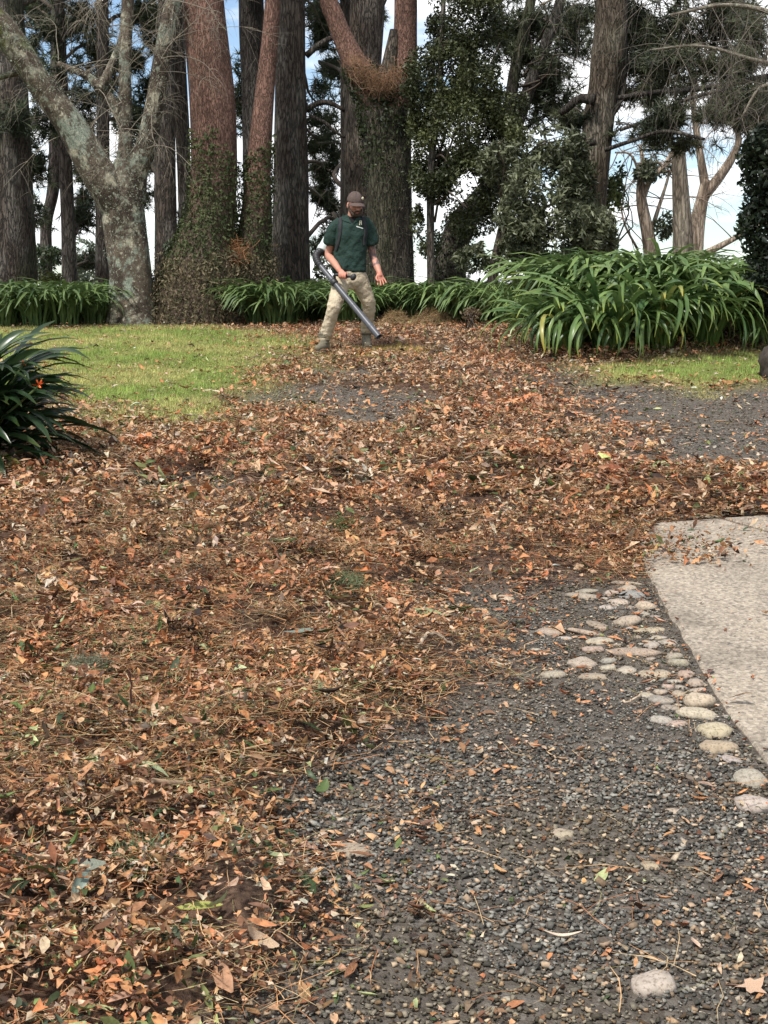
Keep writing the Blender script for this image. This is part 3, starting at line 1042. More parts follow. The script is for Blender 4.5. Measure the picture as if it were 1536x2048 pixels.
def maple():
    r = np.random.default_rng(4)
    k = 15
    th = np.linspace(0, 2 * np.pi, k, endpoint=False)
    rad = np.where(np.arange(k) % 3 == 0, 1.0, np.where(np.arange(k) % 3 == 1, .5, .62)) * r.uniform(.85, 1.1, k)
    V = np.c_[np.cos(th) * rad, np.sin(th) * rad, .22 * rad ** 2 * np.sin(th * 2 + 1) + r.uniform(-.05, .1, k)]
    V = np.vstack([V, [[0, 0, 0]]])
    kk = np.arange(k)
    return mesh_from('lobed_leaf', V, [np.stack([kk, (kk + 1) % k, np.full(k, k)], 1)], None, False, M['fallen'])


LOBED = maple()


def put_leaf(me, px, py, half, col, yaw, tilt=.25, lift=.02, name='fallen_leaf'):
    p = G(px, py)
    zz = Zg(np.array([p[0]]), np.array([p[1]]))[0][0]
    o = obj(name, me, None, (p[0], p[1], zz + lift))
    o.scale = (half, half, half)
    o.rotation_euler = (random.gauss(0, tilt), random.gauss(0, tilt), yaw)
    o.color = (*col, 1)
    return o


D_GRN, M_GRN, P_GRN, TEAL, Y_GRN, BRW, TNL = (.035, .06, .022), (.10, .15, .04), (.34, .38, .2), (.17, .22, .18), (.36, .38, .10), (.24, .12, .07), (.5, .36, .24)
notable = [(612, 1335, LEAFM[3], .075, TEAL, .3, 'big grey-green curled leaf with pale veins on the heap'), (596, 1445, LEAFM[6], .07, (.3, .19, .13), -.9, 'large curled brown leaf at the edge of the gravel'),
           (345, 1247, STRIPM[0], .14, (.10, .14, .05), .1, 'long dull green strap leaf lying across the litter'), (850, 1298, LEAFM[0], .06, (.2, .26, .12), -.4, 'jagged green leaf at the tip of the heap by gravel'),
           (145, 1876, LEAFM[3], .075, (.19, .2, .15), .2, 'large grey-green leaf lying flat low in the heap'), (400, 1900, LEAFM[0], .05, Y_GRN, .2, 'bright yellow-green leaf with pointed tip near the gravel'),
           (322, 1994, LEAFM[5], .065, P_GRN, .05, 'long pale green leaf near the bottom of the heap'), (264, 1930, LEAFM[1], .025, Y_GRN, 1.2, 'tiny lime leaf beside grey leaves low in the heap'),
           (160, 1815, STRIPM[1], .05, TNL, 1.0, 'upright pale tan strip of dry leaf'), (85, 1428, LEAFM[0], .055, M_GRN, .1, 'mid-green oval leaf above the dark upright stalk'),
           (1125, 1886, STRIPM[1], .042, (.62, .5, .38), -.1, 'pale crescent-shaped leaf alone on bare gravel'), (1503, 1995, LOBED, .034, (.5, .33, .22), .6, 'tan lobed leaf on gravel beside the white stone'),
           (1478, 1668, LEAFM[2], .03, (.55, .48, .36), 1.2, 'cream curled leaf on gravel below the white stones'), (100, 1905, LEAFM[4], .035, (.58, .42, .28), .4, 'cream-coloured curled scrap of leaf at the heap edge'),
           (300, 1642, LEAFM[5], .055, P_GRN, .1, 'pale green dried leaf lying over a stick'), (332, 1714, LEAFM[1], .04, D_GRN, .5, 'dark green glossy leaf tucked under the stick'),
           (560, 1165, LEAFM[2], .05, P_GRN, .5, 'pair-like pale green curled leaf on the mid heap'), (490, 1130, LEAFM[0], .055, M_GRN, .2, 'mid-green leaf standing in the brown litter'),
           (1110, 1160, LEAFM[1], .03, (.5, .55, .5), .1, 'whitish leaf just before the first river stones'), (1210, 1070, LEAFM[2], .045, P_GRN, 1.0, 'pale green upright leaf near the concrete corner'),
           (1412, 1104, LEAFM[1], .03, D_GRN, .9, 'dark leaf scrap lying on the concrete'), (1494, 1067, LEAFM[1], .025, D_GRN, .2, 'small dark leaf near the concrete joint'),
           (1387, 821, STRIPM[1], .07, (.62, .55, .48), .1, 'pale leaf alone on the far gravel track'), (1050, 770, LEAFM[0], .085, (.12, .2, .05), .3, 'bright green leaf at the far litter edge'),
           (325, 886, LEAFM[3], .05, (.5, .5, .36), .2, 'cream leaf on litter below the lawn'), (275, 820, LEAFM[1], .05, (.45, .52, .36), .4, 'pale mint leaf on the lower lawn'),
           (290, 955, LEAFM[2], .05, D_GRN, .3, 'black-green curled leaf on litter below the lawn'), (160, 975, LEAFM[0], .05, (.25, .32, .10), .5, 'green leaf on litter near the dark strap plant')]
for px, py, me, hf, c, yaw, lab in notable:
    put_leaf(me, px, py, hf, c, yaw, .18, .034 if (px < 900 and py > 1000) else .014, 'fallen_leaf')['label'] = lab
    o = COL.objects[-1]
    o['category'] = 'leaf'; o['group'] = 'fallen leaves'
kinds = [(D_GRN, 'small dark green leaf fallen on the brown litter'), (P_GRN, 'small pale green leaf fallen on the brown litter'), (M_GRN, 'small mid-green leaf fallen on the brown litter'),
         (TNL, 'small tan leaf lying on top of the litter'), (BRW, 'dark brown dry leaf lying on top of the litter'), (TEAL, 'small grey-green leaf fallen on the brown litter')]
rl = np.random.default_rng(21)
cnt = 0
while cnt < 255:
    px, py = rl.uniform(0, 1180), 880 + 1160 * rl.random() ** 1.35
    if py > 1180 and px > 880 - (py - 1180) * .38: continue
    kq = rl.choice(6, p=[.26, .2, .2, .14, .1, .1])
    c, lab = kinds[kq]
    me = LEAFM[rl.integers(0, 7)] if rl.random() < .8 else STRIPM[rl.integers(0, 3)]
    t = rl.uniform(.75, 1.3)
    o = put_leaf(me, px, py, rl.uniform(.02, .044), tuple(v * t for v in c), rl.uniform(0, 6.28), .45, rl.uniform(.018, .036))
    tag(o, lab, 'leaf', 'small leaves fallen on the litter')
    cnt += 1


def stick(pts, r0, r1, col, label, lift=.03, name='twig', n=14):
    P = []
    for q in pts:
        g = G(q[0], q[1]); P.append([g[0], g[1], Zg(g[:1], g[1:2])[0][0] + lift + (q[2] if len(q) > 2 else 0)])
    path = catmull(P, n)
    path += (np.random.default_rng(int(pts[0][0])).normal(0, .003, path.shape))
    V, F4, F3, N = sweep(path, np.linspace(r0, r1, n), 7, lambda t, s: 1 + .25 * np.sin(s * 60 + t))
    o0 = path[0]
    me = mesh_from(name, V - o0, [F4, F3], np.ones((len(V), 3)) * np.array(col), True, M['twig'])
    return tag(obj(name, me, None, o0), label, 'twig', 'twigs in the litter')


stick([(388, 1468), (450, 1452), (515, 1438)], .011, .007, (.26, .19, .13), 'short thick brown twig lying on the middle of the heap')
stick([(190, 1712), (290, 1675), (400, 1640)], .010, .006, (.32, .22, .14), 'long bleached stick across the lower heap')
stick([(830, 1362), (865, 1350), (905, 1345)], .008, .005, (.42, .33, .24), 'pale twig sticking out of the heap over gravel')
stick([(210, 1985), (228, 1960), (250, 1940)], .012, .009, (.24, .19, .15), 'stubby grey twig at the bottom of the heap')
stick([(262, 1482, 0), (263, 1481, .09), (262, 1480, .17)], .004, .002, (.06, .025, .02), 'thin dark stalk standing upright in the heap', 0, 'stalk')
stick([(405, 1480, 0), (408, 1481, .05), (410, 1480, .11)], .003, .002, (.09, .04, .03), 'shorter dark stalk standing beside the thick twig', 0, 'stalk')
stick([(1245, 1420), (1262, 1412), (1280, 1400)], .004, .003, (.45, .35, .25), 'thin straw-coloured stalk lying on the gravel', .015)
stick([(370, 1970), (420, 1975), (450, 1968)], .014, .012, (.07, .045, .035), 'dark rotten bark stick by the gravel edge', .02)


def tuft(px, py, rad, col, label, lift=.03):
    p = G(px, py); zz = Zg(p[:1], p[1:2])[0][0]
    r = np.random.default_rng(int(px))
    a = Acc(); n = 420
    D = r.normal(size=(n, 3)); D /= np.linalg.norm(D, axis=1, keepdims=True); D[:, 2] = np.abs(D[:, 2])
    P = D * (r.random((n, 1)) ** .5) * np.array([rad, rad * .8, rad * .55])
    L = r.uniform(.25, .55, n) * rad
    C = np.array(col) * (1 + .6 * (r.random((n, 1)) - .5))
    scatter(a, ST3, P, frames(r.normal(size=(n, 3)), r), np.c_[L, np.full(n, .13), L], C, r)
    return tag(obj('lichen_tuft', a.mesh('lichen_tuft', M['litter']), None, (p[0], p[1], zz + lift)), label, 'lichen', 'tufts of fallen lichen')


tuft(180, 1400, .075, (.17, .17, .11), 'grey-green ball of wiry lichen on the upper heap')
tuft(290, 1800, .08, (.14, .18, .09), 'green ball of wiry lichen on the lower heap')
tuft(690, 1085, .09, (.12, .15, .06), 'flat green spray of conifer twig on the mid litter', .015)
tuft(690, 1250, .09, (.14, .16, .08), 'dull green conifer sprig lying above the curled leaves', .02)

# ------------------------------------------------------------------ trees
def bark_ridge(seed, amp, k=5.0, f=2.2):
    def fn(th, s):
        n = fbm(np.stack([np.cos(th) * k * .5, np.sin(th) * k * .5, s * f * .35], 1), seed, 3)
        l = fbm(np.stack([np.cos(th) * 1.1, np.sin(th) * 1.1, s * .7], 1), seed + 9, 2)
        return 1 + amp * (np.abs(n - .5) * 2 - .35) + amp * 1.4 * (l - .5)
    return fn


def zg0(x, y): return float(Zbase(x, y))


def stem_path(pts, d, dtop=None, base=True, H=None, flare=1.25):
    """pixel polyline bottom -> top at depth d .. dtop; returns path points and radii in metres"""
    n = len(pts); dt = d if dtop is None else dtop
    P, R = [], []
    for k, (px, py, w) in enumerate(pts):
        dd = d + (dt - d) * k / max(1, n - 1)
        P.append(W(px, py, dd)); R.append(w / 2 / F * dd)
    if base:
        zb = zg0(P[0][0], P[0][1])
        if P[0][2] > zb + .25:
            P.insert(0, np.array([P[0][0] - (P[1][0] - P[0][0]) * .15, P[0][1], zb + .02])); R.insert(0, R[0] * 1.08)
        P.insert(0, np.array([P[0][0], P[0][1], zb - .25])); R.insert(0, R[0] * flare)
    if H:
        u = P[-1] - P[-2]; u = u / np.linalg.norm(u); u = u * .5 + np.array([0, 0, .5]); u /= np.linalg.norm(u)
        L = (H - P[-1][2]) / u[2]
        P.append(P[-1] + u * L * .5); R.append(R[-1] * .75)
        P.append(P[-1] + u * L * .5); R.append(R[-1] * .35)
    return np.array(P), np.array(R)


def stem_mesh(P, R, colf, mat, seed, amp=.09, seg=30, dens=9.0, k=5.0, origin=(0, 0, 0), name='trunk'):
    L = np.linalg.norm(np.diff(P, axis=0), axis=1).sum()
    n = int(max(8, L * dens))
    C = catmull(np.c_[P, R], n)
    V, F4, F3, N = sweep(C[:, :3], np.maximum(C[:, 3], .002), seg, bark_ridge(seed, amp, k), upv=(1, .01, 0))
    col = colf(V, N)
    me = mesh_from(name, V - np.asarray(origin), [F4, F3], col, True, mat)
    return me, V, N


def c_dark(seed, base=(.085, .068, .055), pale=(.15, .135, .115), green=.0):
    def f(V, N):
        n = fbm(V * np.array([5, 5, 2.0]), seed, 3)[:, None]
        c = np.array(base) * (1 - sst(n, .4, .7)) + np.array(pale) * sst(n, .4, .7)
        if green:
            g = sst(fbm(V * np.array([2.2, 2.2, .8]), seed + 3, 3), .48, .62)[:, None] * green
            c = c * (1 - g) + np.array([.06, .075, .03]) * g
        return c
    return f


def c_red(seed, zlo, zhi):
    """bark weathered grey-green below, reddish above"""
    def f(V, N):
        n = fbm(V * np.array([4, 4, 1.5]), seed, 3)
        t = sst(V[:, 2] + (n - .5) * 1.6, zlo, zhi)[:, None]
        red = np.array([.2, .115, .087]) * (.55 + .9 * n[:, None])
        gry = np.array([.115, .085, .06]) * (.7 + .6 * n[:, None])
        return red * t + gry * (1 - t)
    return f


def c_lichen(seed):
    def f(V, N):
        n = fbm(V * 6.5, seed, 4); n2 = fbm(V * 3.6 + 9, seed + 3, 4); n3 = fbm(V * 24, seed + 6, 3)
        c = np.array([.12, .092, .068]) * (.3 + 1.4 * n3[:, None])
        for thr, col, nn in ((.55, (.2, .185, .14), n), (.56, (.23, .26, .205), n2), (.63, (.40, .365, .27), n), (.58, (.05, .037, .028), fbm(V * 4 + 31, seed + 8, 3))):
            t = sst(nn + (n3 - .5) * .45, thr, thr + .04)[:, None]
            c = c * (1 - t) + np.array(col) * (.75 + .5 * n3[:, None]) * t
        g = (sst(n2 + (n3 - .5) * .3, .5, .6) * sst(V[:, 2], 3.6, 5.5) * sst(-V[:, 0], 4.4, 4.9))[:, None] * .7
        return c * (1 - g) + np.array([.10, .11, .03]) * g
    return f


def c_pale(seed, a=(.24, .165, .115), b=(.40, .31, .235)):
    def f(V, N):
        n = fbm(V * np.array([6, 6, 1.3]), seed, 3)[:, None]
        return np.array(a) * (1 - sst(n, .35, .65)) + np.array(b) * sst(n, .35, .65)
    return f


# foliage templates
def needle_tuft(seed, n=13, w=.05):
    r = np.random.default_rng(seed)
    D = r.normal(size=(n, 3)); D[:, 2] = D[:, 2] * .8 + .35; D /= np.linalg.norm(D, axis=1, keepdims=True)
    L = r.uniform(.7, 1.15, n)
    side = np.cross(D, r.normal(size=(n, 3))); side /= np.linalg.norm(side, axis=1, keepdims=True)
    V = np.stack([side * w, -side * w, D * L[:, None]], 1).reshape(-1, 3)
    return V, np.arange(3 * n).reshape(-1, 3)


def kite(seed, wid=.24):
    r = np.random.default_rng(seed)
    z = r.uniform(-.12, .12)
    V = np.array([[-.5, 0, 0], [0.0, -wid, .06 + z], [.5, 0, r.uniform(-.15, .05)], [.0, wid, .06 - z], ])
    return V, np.array([[0, 1, 2], [0, 2, 3]])


NT = [needle_tuft(s) for s in range(7)]
KT = [kite(s) for s in range(6)]
KL = [kite(s + 20, .14) for s in range(6)]


def ellipse_fill(regs, r, shell=.35, rough=.5, seed=0, cl=1.0, soft=False):
    """points filling clumpy ellipsoids given as (px, py, rx px, ry px, d, depth m, n)"""
    out = []
    for (px, py, rx, ry, d, dep, n) in regs:
        c = W(px, py, d); sx, sz = rx / F * d, ry / F * d
        u = r.normal(size=(n * 3, 3)); u /= np.linalg.norm(u, axis=1, keepdims=True)
        u *= (r.random((n * 3, 1)) ** (1 / 3.0)) * (1 - shell) + shell * r.random((n * 3, 1)) ** .25
        if soft:
            u = r.normal(0, .52, (n * 3, 3)); u[:, 2] -= .25 * u[:, 0] ** 2
        P = c + u * np.array([sx, dep, sz])
        q = fbm(P * 2.6, seed + 71, 3)
        wgt = q * cl + (r.random(len(P)) - .5) * .22 - rough * np.linalg.norm(u, axis=1) ** 2 * .25
        keep = np.argsort(-wgt)[:n]
        out.append(P[keep])
    return np.concatenate(out)


def crown_mesh(name, regs, temps, size, c0, c1, mat, seed, origin, shell=.3, up=.5, rough=.5, cl=1.0):
    r = np.random.default_rng(seed)
    P = ellipse_fill(regs, r, shell, rough, seed, cl, temps is NT)
    n = len(P)
    N = r.normal(size=(n, 3)); N[:, 2] += up
    a = Acc()
    q = sst(fbm(P * 1.7, seed + 5, 3) + (r.random(n) - .5) * .4, .3, .7)[:, None]
    C = (np.array(c0) * (1 - q) + np.array(c1) * q) * (1 + .5 * (r.random((n, 1)) - .5))
    sc = r.uniform(size[0], size[1], n)
    scatter(a, temps, P - np.asarray(origin), frames(N, r), sc, C, r)
    return a.mesh(name, mat)


def branch_tubes(acc, P0, P1, r0, r1, rnd, sag=.12, seg=5, n=9, col=(.08, .065, .05), wob=.07):
    P0, P1 = np.asarray(P0, float), np.asarray(P1, float)
    L = np.linalg.norm(P1 - P0)
    mid = [(P0 * (1 - t) + P1 * t) + rnd.normal(0, wob * L, 3) * np.array([1, 1, .8]) + np.array([0, 0, sag * L * math.sin(math.pi * t)]) for t in (.33, .66)]
    path = catmull([P0, *mid, P1], n)
    V, F4, F3, N = sweep(path, np.linspace(r0, r1, n), seg)
    acc.add(V, F3, F4, np.array(col) * rnd.uniform(.8, 1.25))
    return path


def twigs(acc, starts, rnd, length, r0, col, sub=6, droop=.25, lift=.4, spread=(1, .6, 1), bias=(0, 0, 0)):
    for s in starts:
        D = rnd.normal(size=3) * np.array(spread) + np.array(bias); D[2] += lift; D /= np.linalg.norm(D)
        L = length * rnd.uniform(.5, 1.2)
        def curve(p, D, L, r, n, dr):
            pts = [p]; d = D.copy()
            for k in range(n):
                d = d + rnd.normal(0, .16, 3) + np.array([0, 0, -dr / n * 1.6]); d /= np.linalg.norm(d)
                pts.append(pts[-1] + d * L / n)
            path = catmull(pts, n + 3)
            V, F4, F3, N = sweep(path, np.linspace(r, r * .3, len(path)), 4 if r > .006 else 3, cap=False)
            acc.add(V, None, F4, np.array(col) * rnd.uniform(.7, 1.35))
            return path
        path = curve(np.asarray(s, float), D, L, r0, 6, droop)
        for q in range(sub):
            k = rnd.integers(3, len(path) - 1)
            D2 = (path[k] - path[k - 1]); D2 /= np.linalg.norm(D2)
            D2 = D2 + rnd.normal(0, .75, 3); D2 /= np.linalg.norm(D2)
            sp = curve(path[k], D2, L * rnd.uniform(.3, .6), r0 * .45, 4, droop * 1.5)
            for z in range(2):
                k2 = rnd.integers(2, len(sp) - 1)
                D3 = D2 + rnd.normal(0, .8, 3); D3 /= np.linalg.norm(D3)
                curve(sp[k2], D3, L * rnd.uniform(.15, .3), r0 * .28, 3, droop)


def tree(name, label, cat, base_px, d, group=None):
    x, y = base_px, d
    p = W(base_px, 640, d)
    o = thing(name, (p[0], d, zg0(p[0], d)), label, cat, group)
    return o, np.array(o.location)


def pine(label, pts, d, seed, crown=(), H=11.5, green=.0, base=(.085, .068, .055), pale=(.15, .135, .115), seg=30, top=True, extra=(), dtop=None, amp=.09):
    o, og = tree('pine_tree', label, 'pine tree', pts[0][0], d, 'tall pines on the crest')
    P, R = stem_path(pts, d, dtop, H=H)
    me, V, N = stem_mesh(P, R, c_dark(seed, base, pale, green), M['bark'], seed, amp, seg, 9, 7, og)
    obj('trunk', me, o)
    r = np.random.default_rng(seed)
    for e in extra:
        P2, R2 = stem_path(e, d, None, base=False)
        obj('limb', stem_mesh(P2, R2, c_dark(seed + 1, base, pale), M['bark'], seed + 1, .06, 10, 8, 4, og, 'limb')[0], o)
    regs = [(*q[:6], int(q[6] * 1.45)) for q in crown]
    br = Acc()
    for (px, py, rx, ry, dd, dep, n) in crown:
        c = W(px, py, dd)
        k = np.argmin(np.abs(P[:, 2] - (c[2] - .4)))
        zt = np.clip(c[2] - .5, P[1][2] + .5, P[-1][2])
        x0 = np.interp(zt, P[:, 2], P[:, 0]); y0 = np.interp(zt, P[:, 2], P[:, 1])
        path = branch_tubes(br, (x0, y0, zt), c, .045, .012, r)
        for q in range(5):
            kk = r.integers(4, 9)
            branch_tubes(br, path[min(kk, 8)], c + r.normal(size=3) * np.array([rx / F * dd, dep, ry / F * dd]) * .6, .014, .004, r, .05, 4, 6)
    if top:
        tp = P[-1]
        for q in range(7):
            a = q * 2.4 + seed; zz = 7.2 + q * (H - 7.2) / 6.5
            L = 1.9 * (1 - .09 * q)
            x0 = np.interp(zz, P[:, 2], P[:, 0]); y0 = np.interp(zz, P[:, 2], P[:, 1])
            e = np.array([x0 + math.cos(a) * L, y0 + math.sin(a) * L, zz + .5])
            branch_tubes(br, (x0, y0, zz), e, .05, .012, r)
            pxx = 768 + e[0] / e[1] * F
            regs.append((pxx, 640 - (e[2] - 1.55) / e[1] * F, .9 / e[1] * F, .38 / e[1] * F, e[1], .9, 90))
    if br.V: tag(obj('branches', br.mesh('branches', M['twig'], True, og), o), kind='stuff')
    if regs:
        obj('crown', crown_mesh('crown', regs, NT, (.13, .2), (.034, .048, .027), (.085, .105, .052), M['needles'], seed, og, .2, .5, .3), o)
    return o


pine('thick dark pine trunk at the left edge of the picture', [(24, 570, 104), (22, 400, 86), (16, 150, 74), (10, -20, 66)], 23.6, 1,
     [(60, 330, 45, 40, 24, .5, 130), (75, 60, 60, 60, 25, .6, 190), (20, 240, 50, 40, 23, .3, 90), (150, 30, 60, 40, 26, .5, 130), (60, 140, 60, 50, 25, .5, 130), (80, 250, 40, 40, 25.5, .4, 90), (70, 430, 30, 30, 25.5, .3, 50)], green=.5, dtop=23.3)
pine('slim pine with a kinked grey stem beyond the thick left trunk', [(92, 500, 24), (94, 440, 22), (106, 380, 24), (112, 280, 28), (112, 120, 22), (114, -20, 20)], 27.0, 2,
     [(150, 255, 45, 35, 28, .5, 130), (90, 180, 40, 40, 28, .5, 120), (165, 340, 40, 40, 28, .5, 110), (60, 20, 50, 40, 28, .5, 130), (170, 190, 40, 40, 28, .5, 100)], base=(.10, .08, .07))
pine('narrow straight pine just before the lichen-covered tree', [(140, 575, 34), (136, 450, 27), (130, 300, 25), (124, 150, 22), (118, -20, 20)], 25.4, 3,
     [(165, 435, 32, 26, 26, .3, 110), (175, 520, 26, 20, 27, .3, 70), (190, 120, 50, 40, 27, .5, 150), (160, 60, 50, 50, 27, .5, 150), (175, 400, 30, 26, 27, .3, 60)])
pine('dark pine trunk standing directly behind the lichen-covered tree', [(204, 575, 28), (205, 430, 27), (206, 200, 25), (204, -20, 24)], 24.6, 4,
     [(265, 250, 40, 60, 26, .5, 190), (270, 120, 30, 40, 26, .4, 100), (230, 160, 40, 40, 26, .4, 110), (275, 30, 50, 50, 26, .5, 170), (290, 400, 26, 40, 27, .3, 70)])
pine('ridged dark pine trunk between lichen tree and ivy-clad trunk', [(333, 550, 50), (331, 400, 43), (330, 280, 40), (332, 100, 36), (334, -20, 34)], 24.2, 5,
     [(300, 330, 30, 30, 26, .3, 70), (345, 470, 24, 30, 26, .3, 60), (300, 180, 30, 60, 26.5, .4, 130), (310, 60, 30, 50, 27, .4, 110)])
pine('slender dark pine stem half hidden by the ivy-clad trunk', [(372, 560, 30), (370, 400, 28), (364, 250, 28), (358, 120, 26), (352, -20, 24)], 25.8, 6,
     [(355, 60, 30, 50, 27, .4, 90)])
pine('dark pine trunk behind the thin red stem', [(520, 560, 60), (512, 300, 52), (506, 100, 50), (502, -20, 48)], 24.8, 7,
     [(480, 200, 30, 70, 26, .4, 150), (530, 100, 26, 60, 26, .4, 110)], base=(.05, .042, .036), pale=(.09, .08, .07))
pine('thick straight dark pine trunk left of the worker', [(583, 575, 80), (582, 450, 74), (581, 280, 66), (581, 120, 60), (580, -20, 56)], 22.6, 8,
     [(648, 60, 38, 55, 26, .5, 170), (645, 215, 34, 50, 26, .4, 150), (650, 290, 40, 26, 26, .4, 120), (640, 400, 26, 34, 26, .3, 80), (648, 480, 34, 30, 27, .4, 110), (634, 340, 26, 24, 26, .3, 60)],
     seg=40, extra=[[(612, 112, 13), (640, 88, 11), (668, 74, 9), (700, 66, 6)], [(612, 220, 12), (640, 205, 11), (665, 208, 9), (690, 222, 7)], [(620, 232, 7), (650, 245, 7), (668, 262, 6), (690, 275, 5)]])
pine('massive ridged pine trunk behind the forked tree', [(722, 590, 78), (722, 400, 74), (726, 200, 70), (732, 60, 68), (734, -20, 66)], 23.4, 9,
     [(760, 30, 10, 20, 27, .3, 20)], seg=44, base=(.095, .075, .06), pale=(.17, .145, .12))
pine('narrow dark stem close against the massive ridged trunk', [(694, 585, 26), (692, 400, 24), (692, 200, 22), (690, -20, 20)], 24.3, 10, [(668, 340, 22, 40, 26, .3, 90), (660, 420, 22, 30, 26, .3, 70), (665, 150, 24, 50, 27, .4, 110), (640, 20, 40, 40, 27, .4, 130)])

# ---- lichen-covered deciduous tree on the lawn
o, og = tree('lichen_tree', 'pale lichen-covered bare tree forking low over the lawn', 'tree', 265, 20.3)
LIM = {'trunk': [(264, 640, 106), (262, 600, 94), (261, 540, 88), (253, 470, 86), (248, 430, 88), (245, 390, 80), (247, 350, 60), (250, 320, 40)],
       'a': [(258, 445, 66), (230, 396, 72), (196, 340, 68), (147, 252, 58), (110, 200, 53), (82, 158, 50), (52, 110, 53), (22, 68, 55), (-20, 30, 54)],
       'b': [(262, 372, 52), (250, 330, 40), (246, 280, 30), (243, 200, 27), (240, 100, 25), (243, -20, 24)],
       'c': [(262, 400, 60), (272, 345, 48), (292, 290, 44), (306, 220, 40), (320, 130, 37), (334, 50, 33), (348, -20, 30)],
       'd': [(246, 270, 22), (222, 205, 22), (188, 170, 20), (160, 140, 15), (96, 112, 11)],
       'e': [(188, 172, 20), (200, 145, 18), (214, 100, 14), (226, 50, 11), (232, -20, 9)],
       'f': [(48, 140, 20), (22, 152, 12), (-20, 168, 9)]}
surf = []
for key, pts in LIM.items():
    P, R = stem_path(pts, 20.3, None, base=(key == 'trunk'), H=None, flare=1.12)
    if key != 'trunk':
        P[:, 1] += np.linspace(0, {'a': -.5, 'b': .5, 'c': .1, 'd': .3, 'e': .5, 'f': -.2}[key], len(P)) + (.3 if key in 'de' else 0)
    me, V, N = stem_mesh(P, R, c_lichen(40 + len(key)), M['bark_lichen'], 41 + ord(key[0]), .17, 84 if key in ('trunk', 'a', 'c') else 40, 40, 3.5, og, 'trunk' if key == 'trunk' else 'limb')
    obj('trunk' if key == 'trunk' else 'limb', me, o)
    surf.append((V, N))
V = np.concatenate([s[0] for s in surf]); N = np.concatenate([s[1] for s in surf])
r = np.random.default_rng(44)
q = fbm(V * 3.2 + 9, 43, 3)
w_ = np.nonzero(q + (r.random(len(V)) - .5) * .1 > .55)[0]
k = r.choice(w_, 5000)
a = Acc()
P = V[k] + r.normal(0, .025, (len(k), 3)) + N[k] * .006
C = np.array([.26, .30, .23]) * (1 + .7 * (r.random((len(k), 1)) - .5))
scatter(a, FR4, P - og, frames(N[k] + r.normal(0, .6, (len(k), 3)), r), r.uniform(.008, .022, len(k)), C, r)
tag(obj('lichen', a.mesh('lichen', M['litter']), o), kind='stuff')
a = Acc()
starts = []
for key, nn in (('a', 10), ('b', 12), ('c', 22), ('d', 7), ('e', 9)):
    P, R = stem_path(LIM[key], 20.2, None, base=False)
    P = catmull(P, 40)[12:]
    starts += [P[i] for i in r.integers(0, len(P), nn)]
starts += [W(x_, y_, 20.0) for x_, y_ in zip(r.uniform(150, 420, 22), r.uniform(-120, 10, 22))]
twigs(a, starts, r, 1.25, .0065, (.23, .20, .155), 6, .55, .35, (1, .5, .8), (.25, -.1, 0))
tag(obj('twigs', a.mesh('twigs', M['twig'], True, og), o), kind='stuff')


def surface_leaves(V, N, sel, n, temps, size, c0, c1, r, og, lift=.015, jit=.02):
    k = r.choice(sel, n)
    P = V[k] + N[k] * (lift + r.random((n, 1)) * jit) + r.normal(0, .02, (n, 3))
    q = r.random((n, 1))
    C = (np.array(c0) * (1 - q) + np.array(c1) * q) * (1 + .4 * (r.random((n, 1)) - .5))
    a = Acc()
    scatter(a, temps, P - og, frames(N[k] + r.normal(0, .55, (n, 3)), r), r.uniform(size[0], size[1], n), C, r)
    return a


# ---- ivy-clad red-barked tree with two stems
o, og = tree('ivy_clad_tree', 'red-barked tree with ivy mound round its base and a second slim stem', 'tree', 405, 20.7)
P, R = stem_path([(405, 642, 205), (404, 590, 180), (406, 540, 150), (414, 480, 116), (424, 420, 94), (428, 330, 90), (424, 200, 88), (414, 90, 82), (406, -20, 76)], 20.7, None, H=10.5, flare=1.05)
me, V1, N1 = stem_mesh(P, R, c_red(50, 2.9, 4.1), M['bark_red'], 51, .05, 44, 11, 4, og)
obj('trunk', me, o)
P, R = stem_path([(492, 600, 90), (496, 540, 80), (506, 470, 62), (515, 380, 52), (520, 300, 46), (530, 180, 38), (540, 80, 33), (546, -20, 30)], 20.9, None, H=10, flare=1.05)
me, V2, N2 = stem_mesh(P, R, c_red(52, 2.9, 3.9), M['bark_red'], 53, .05, 28, 11, 4, og, 'limb')
obj('limb', me, o)
r = np.random.default_rng(55)
V = np.concatenate([V1, V2]); N = np.concatenate([N1, N2])
hz = V[:, 2] + (fbm(V * 2.5, 56, 3) - .5) * 1.6
low = np.nonzero((hz < 2.45) & (V[:, 2] > 1.4))[0]
mid = np.nonzero((hz > 2.2) & (hz < 3.85))[0]
a = surface_leaves(V, N, low, 15000, KL, (.035, .08), (.055, .066, .032), (.23, .175, .11), r, og, .03, .17)
b_ = surface_leaves(V, N, mid, 9500, KT, (.035, .07), (.04, .06, .024), (.11, .13, .055), r, og, .012, .035)
a.V += [v for v in b_.V]; a.C += b_.C; a.F3 += [f + a.n for f in b_.F3]; a.n += b_.n
obj('ivy', a.mesh('ivy', M['ivy']), o)
a = Acc(); n = 260
p0 = W(470, 505, 20.45)
Pn = p0 + r.normal(0, 1, (n, 3)) * np.array([.09, .05, .10])
scatter(a, ST2, Pn - og, frames(r.normal(size=(n, 3)), r), np.c_[r.uniform(.05, .12, n), np.full(n, .2), np.full(n, .06)], np.array([.36, .17, .08]) * (1 + .5 * (r.random((n, 1)) - .5)), r)
obj('dry_needles', a.mesh('dry_needles', M['litter']), o)

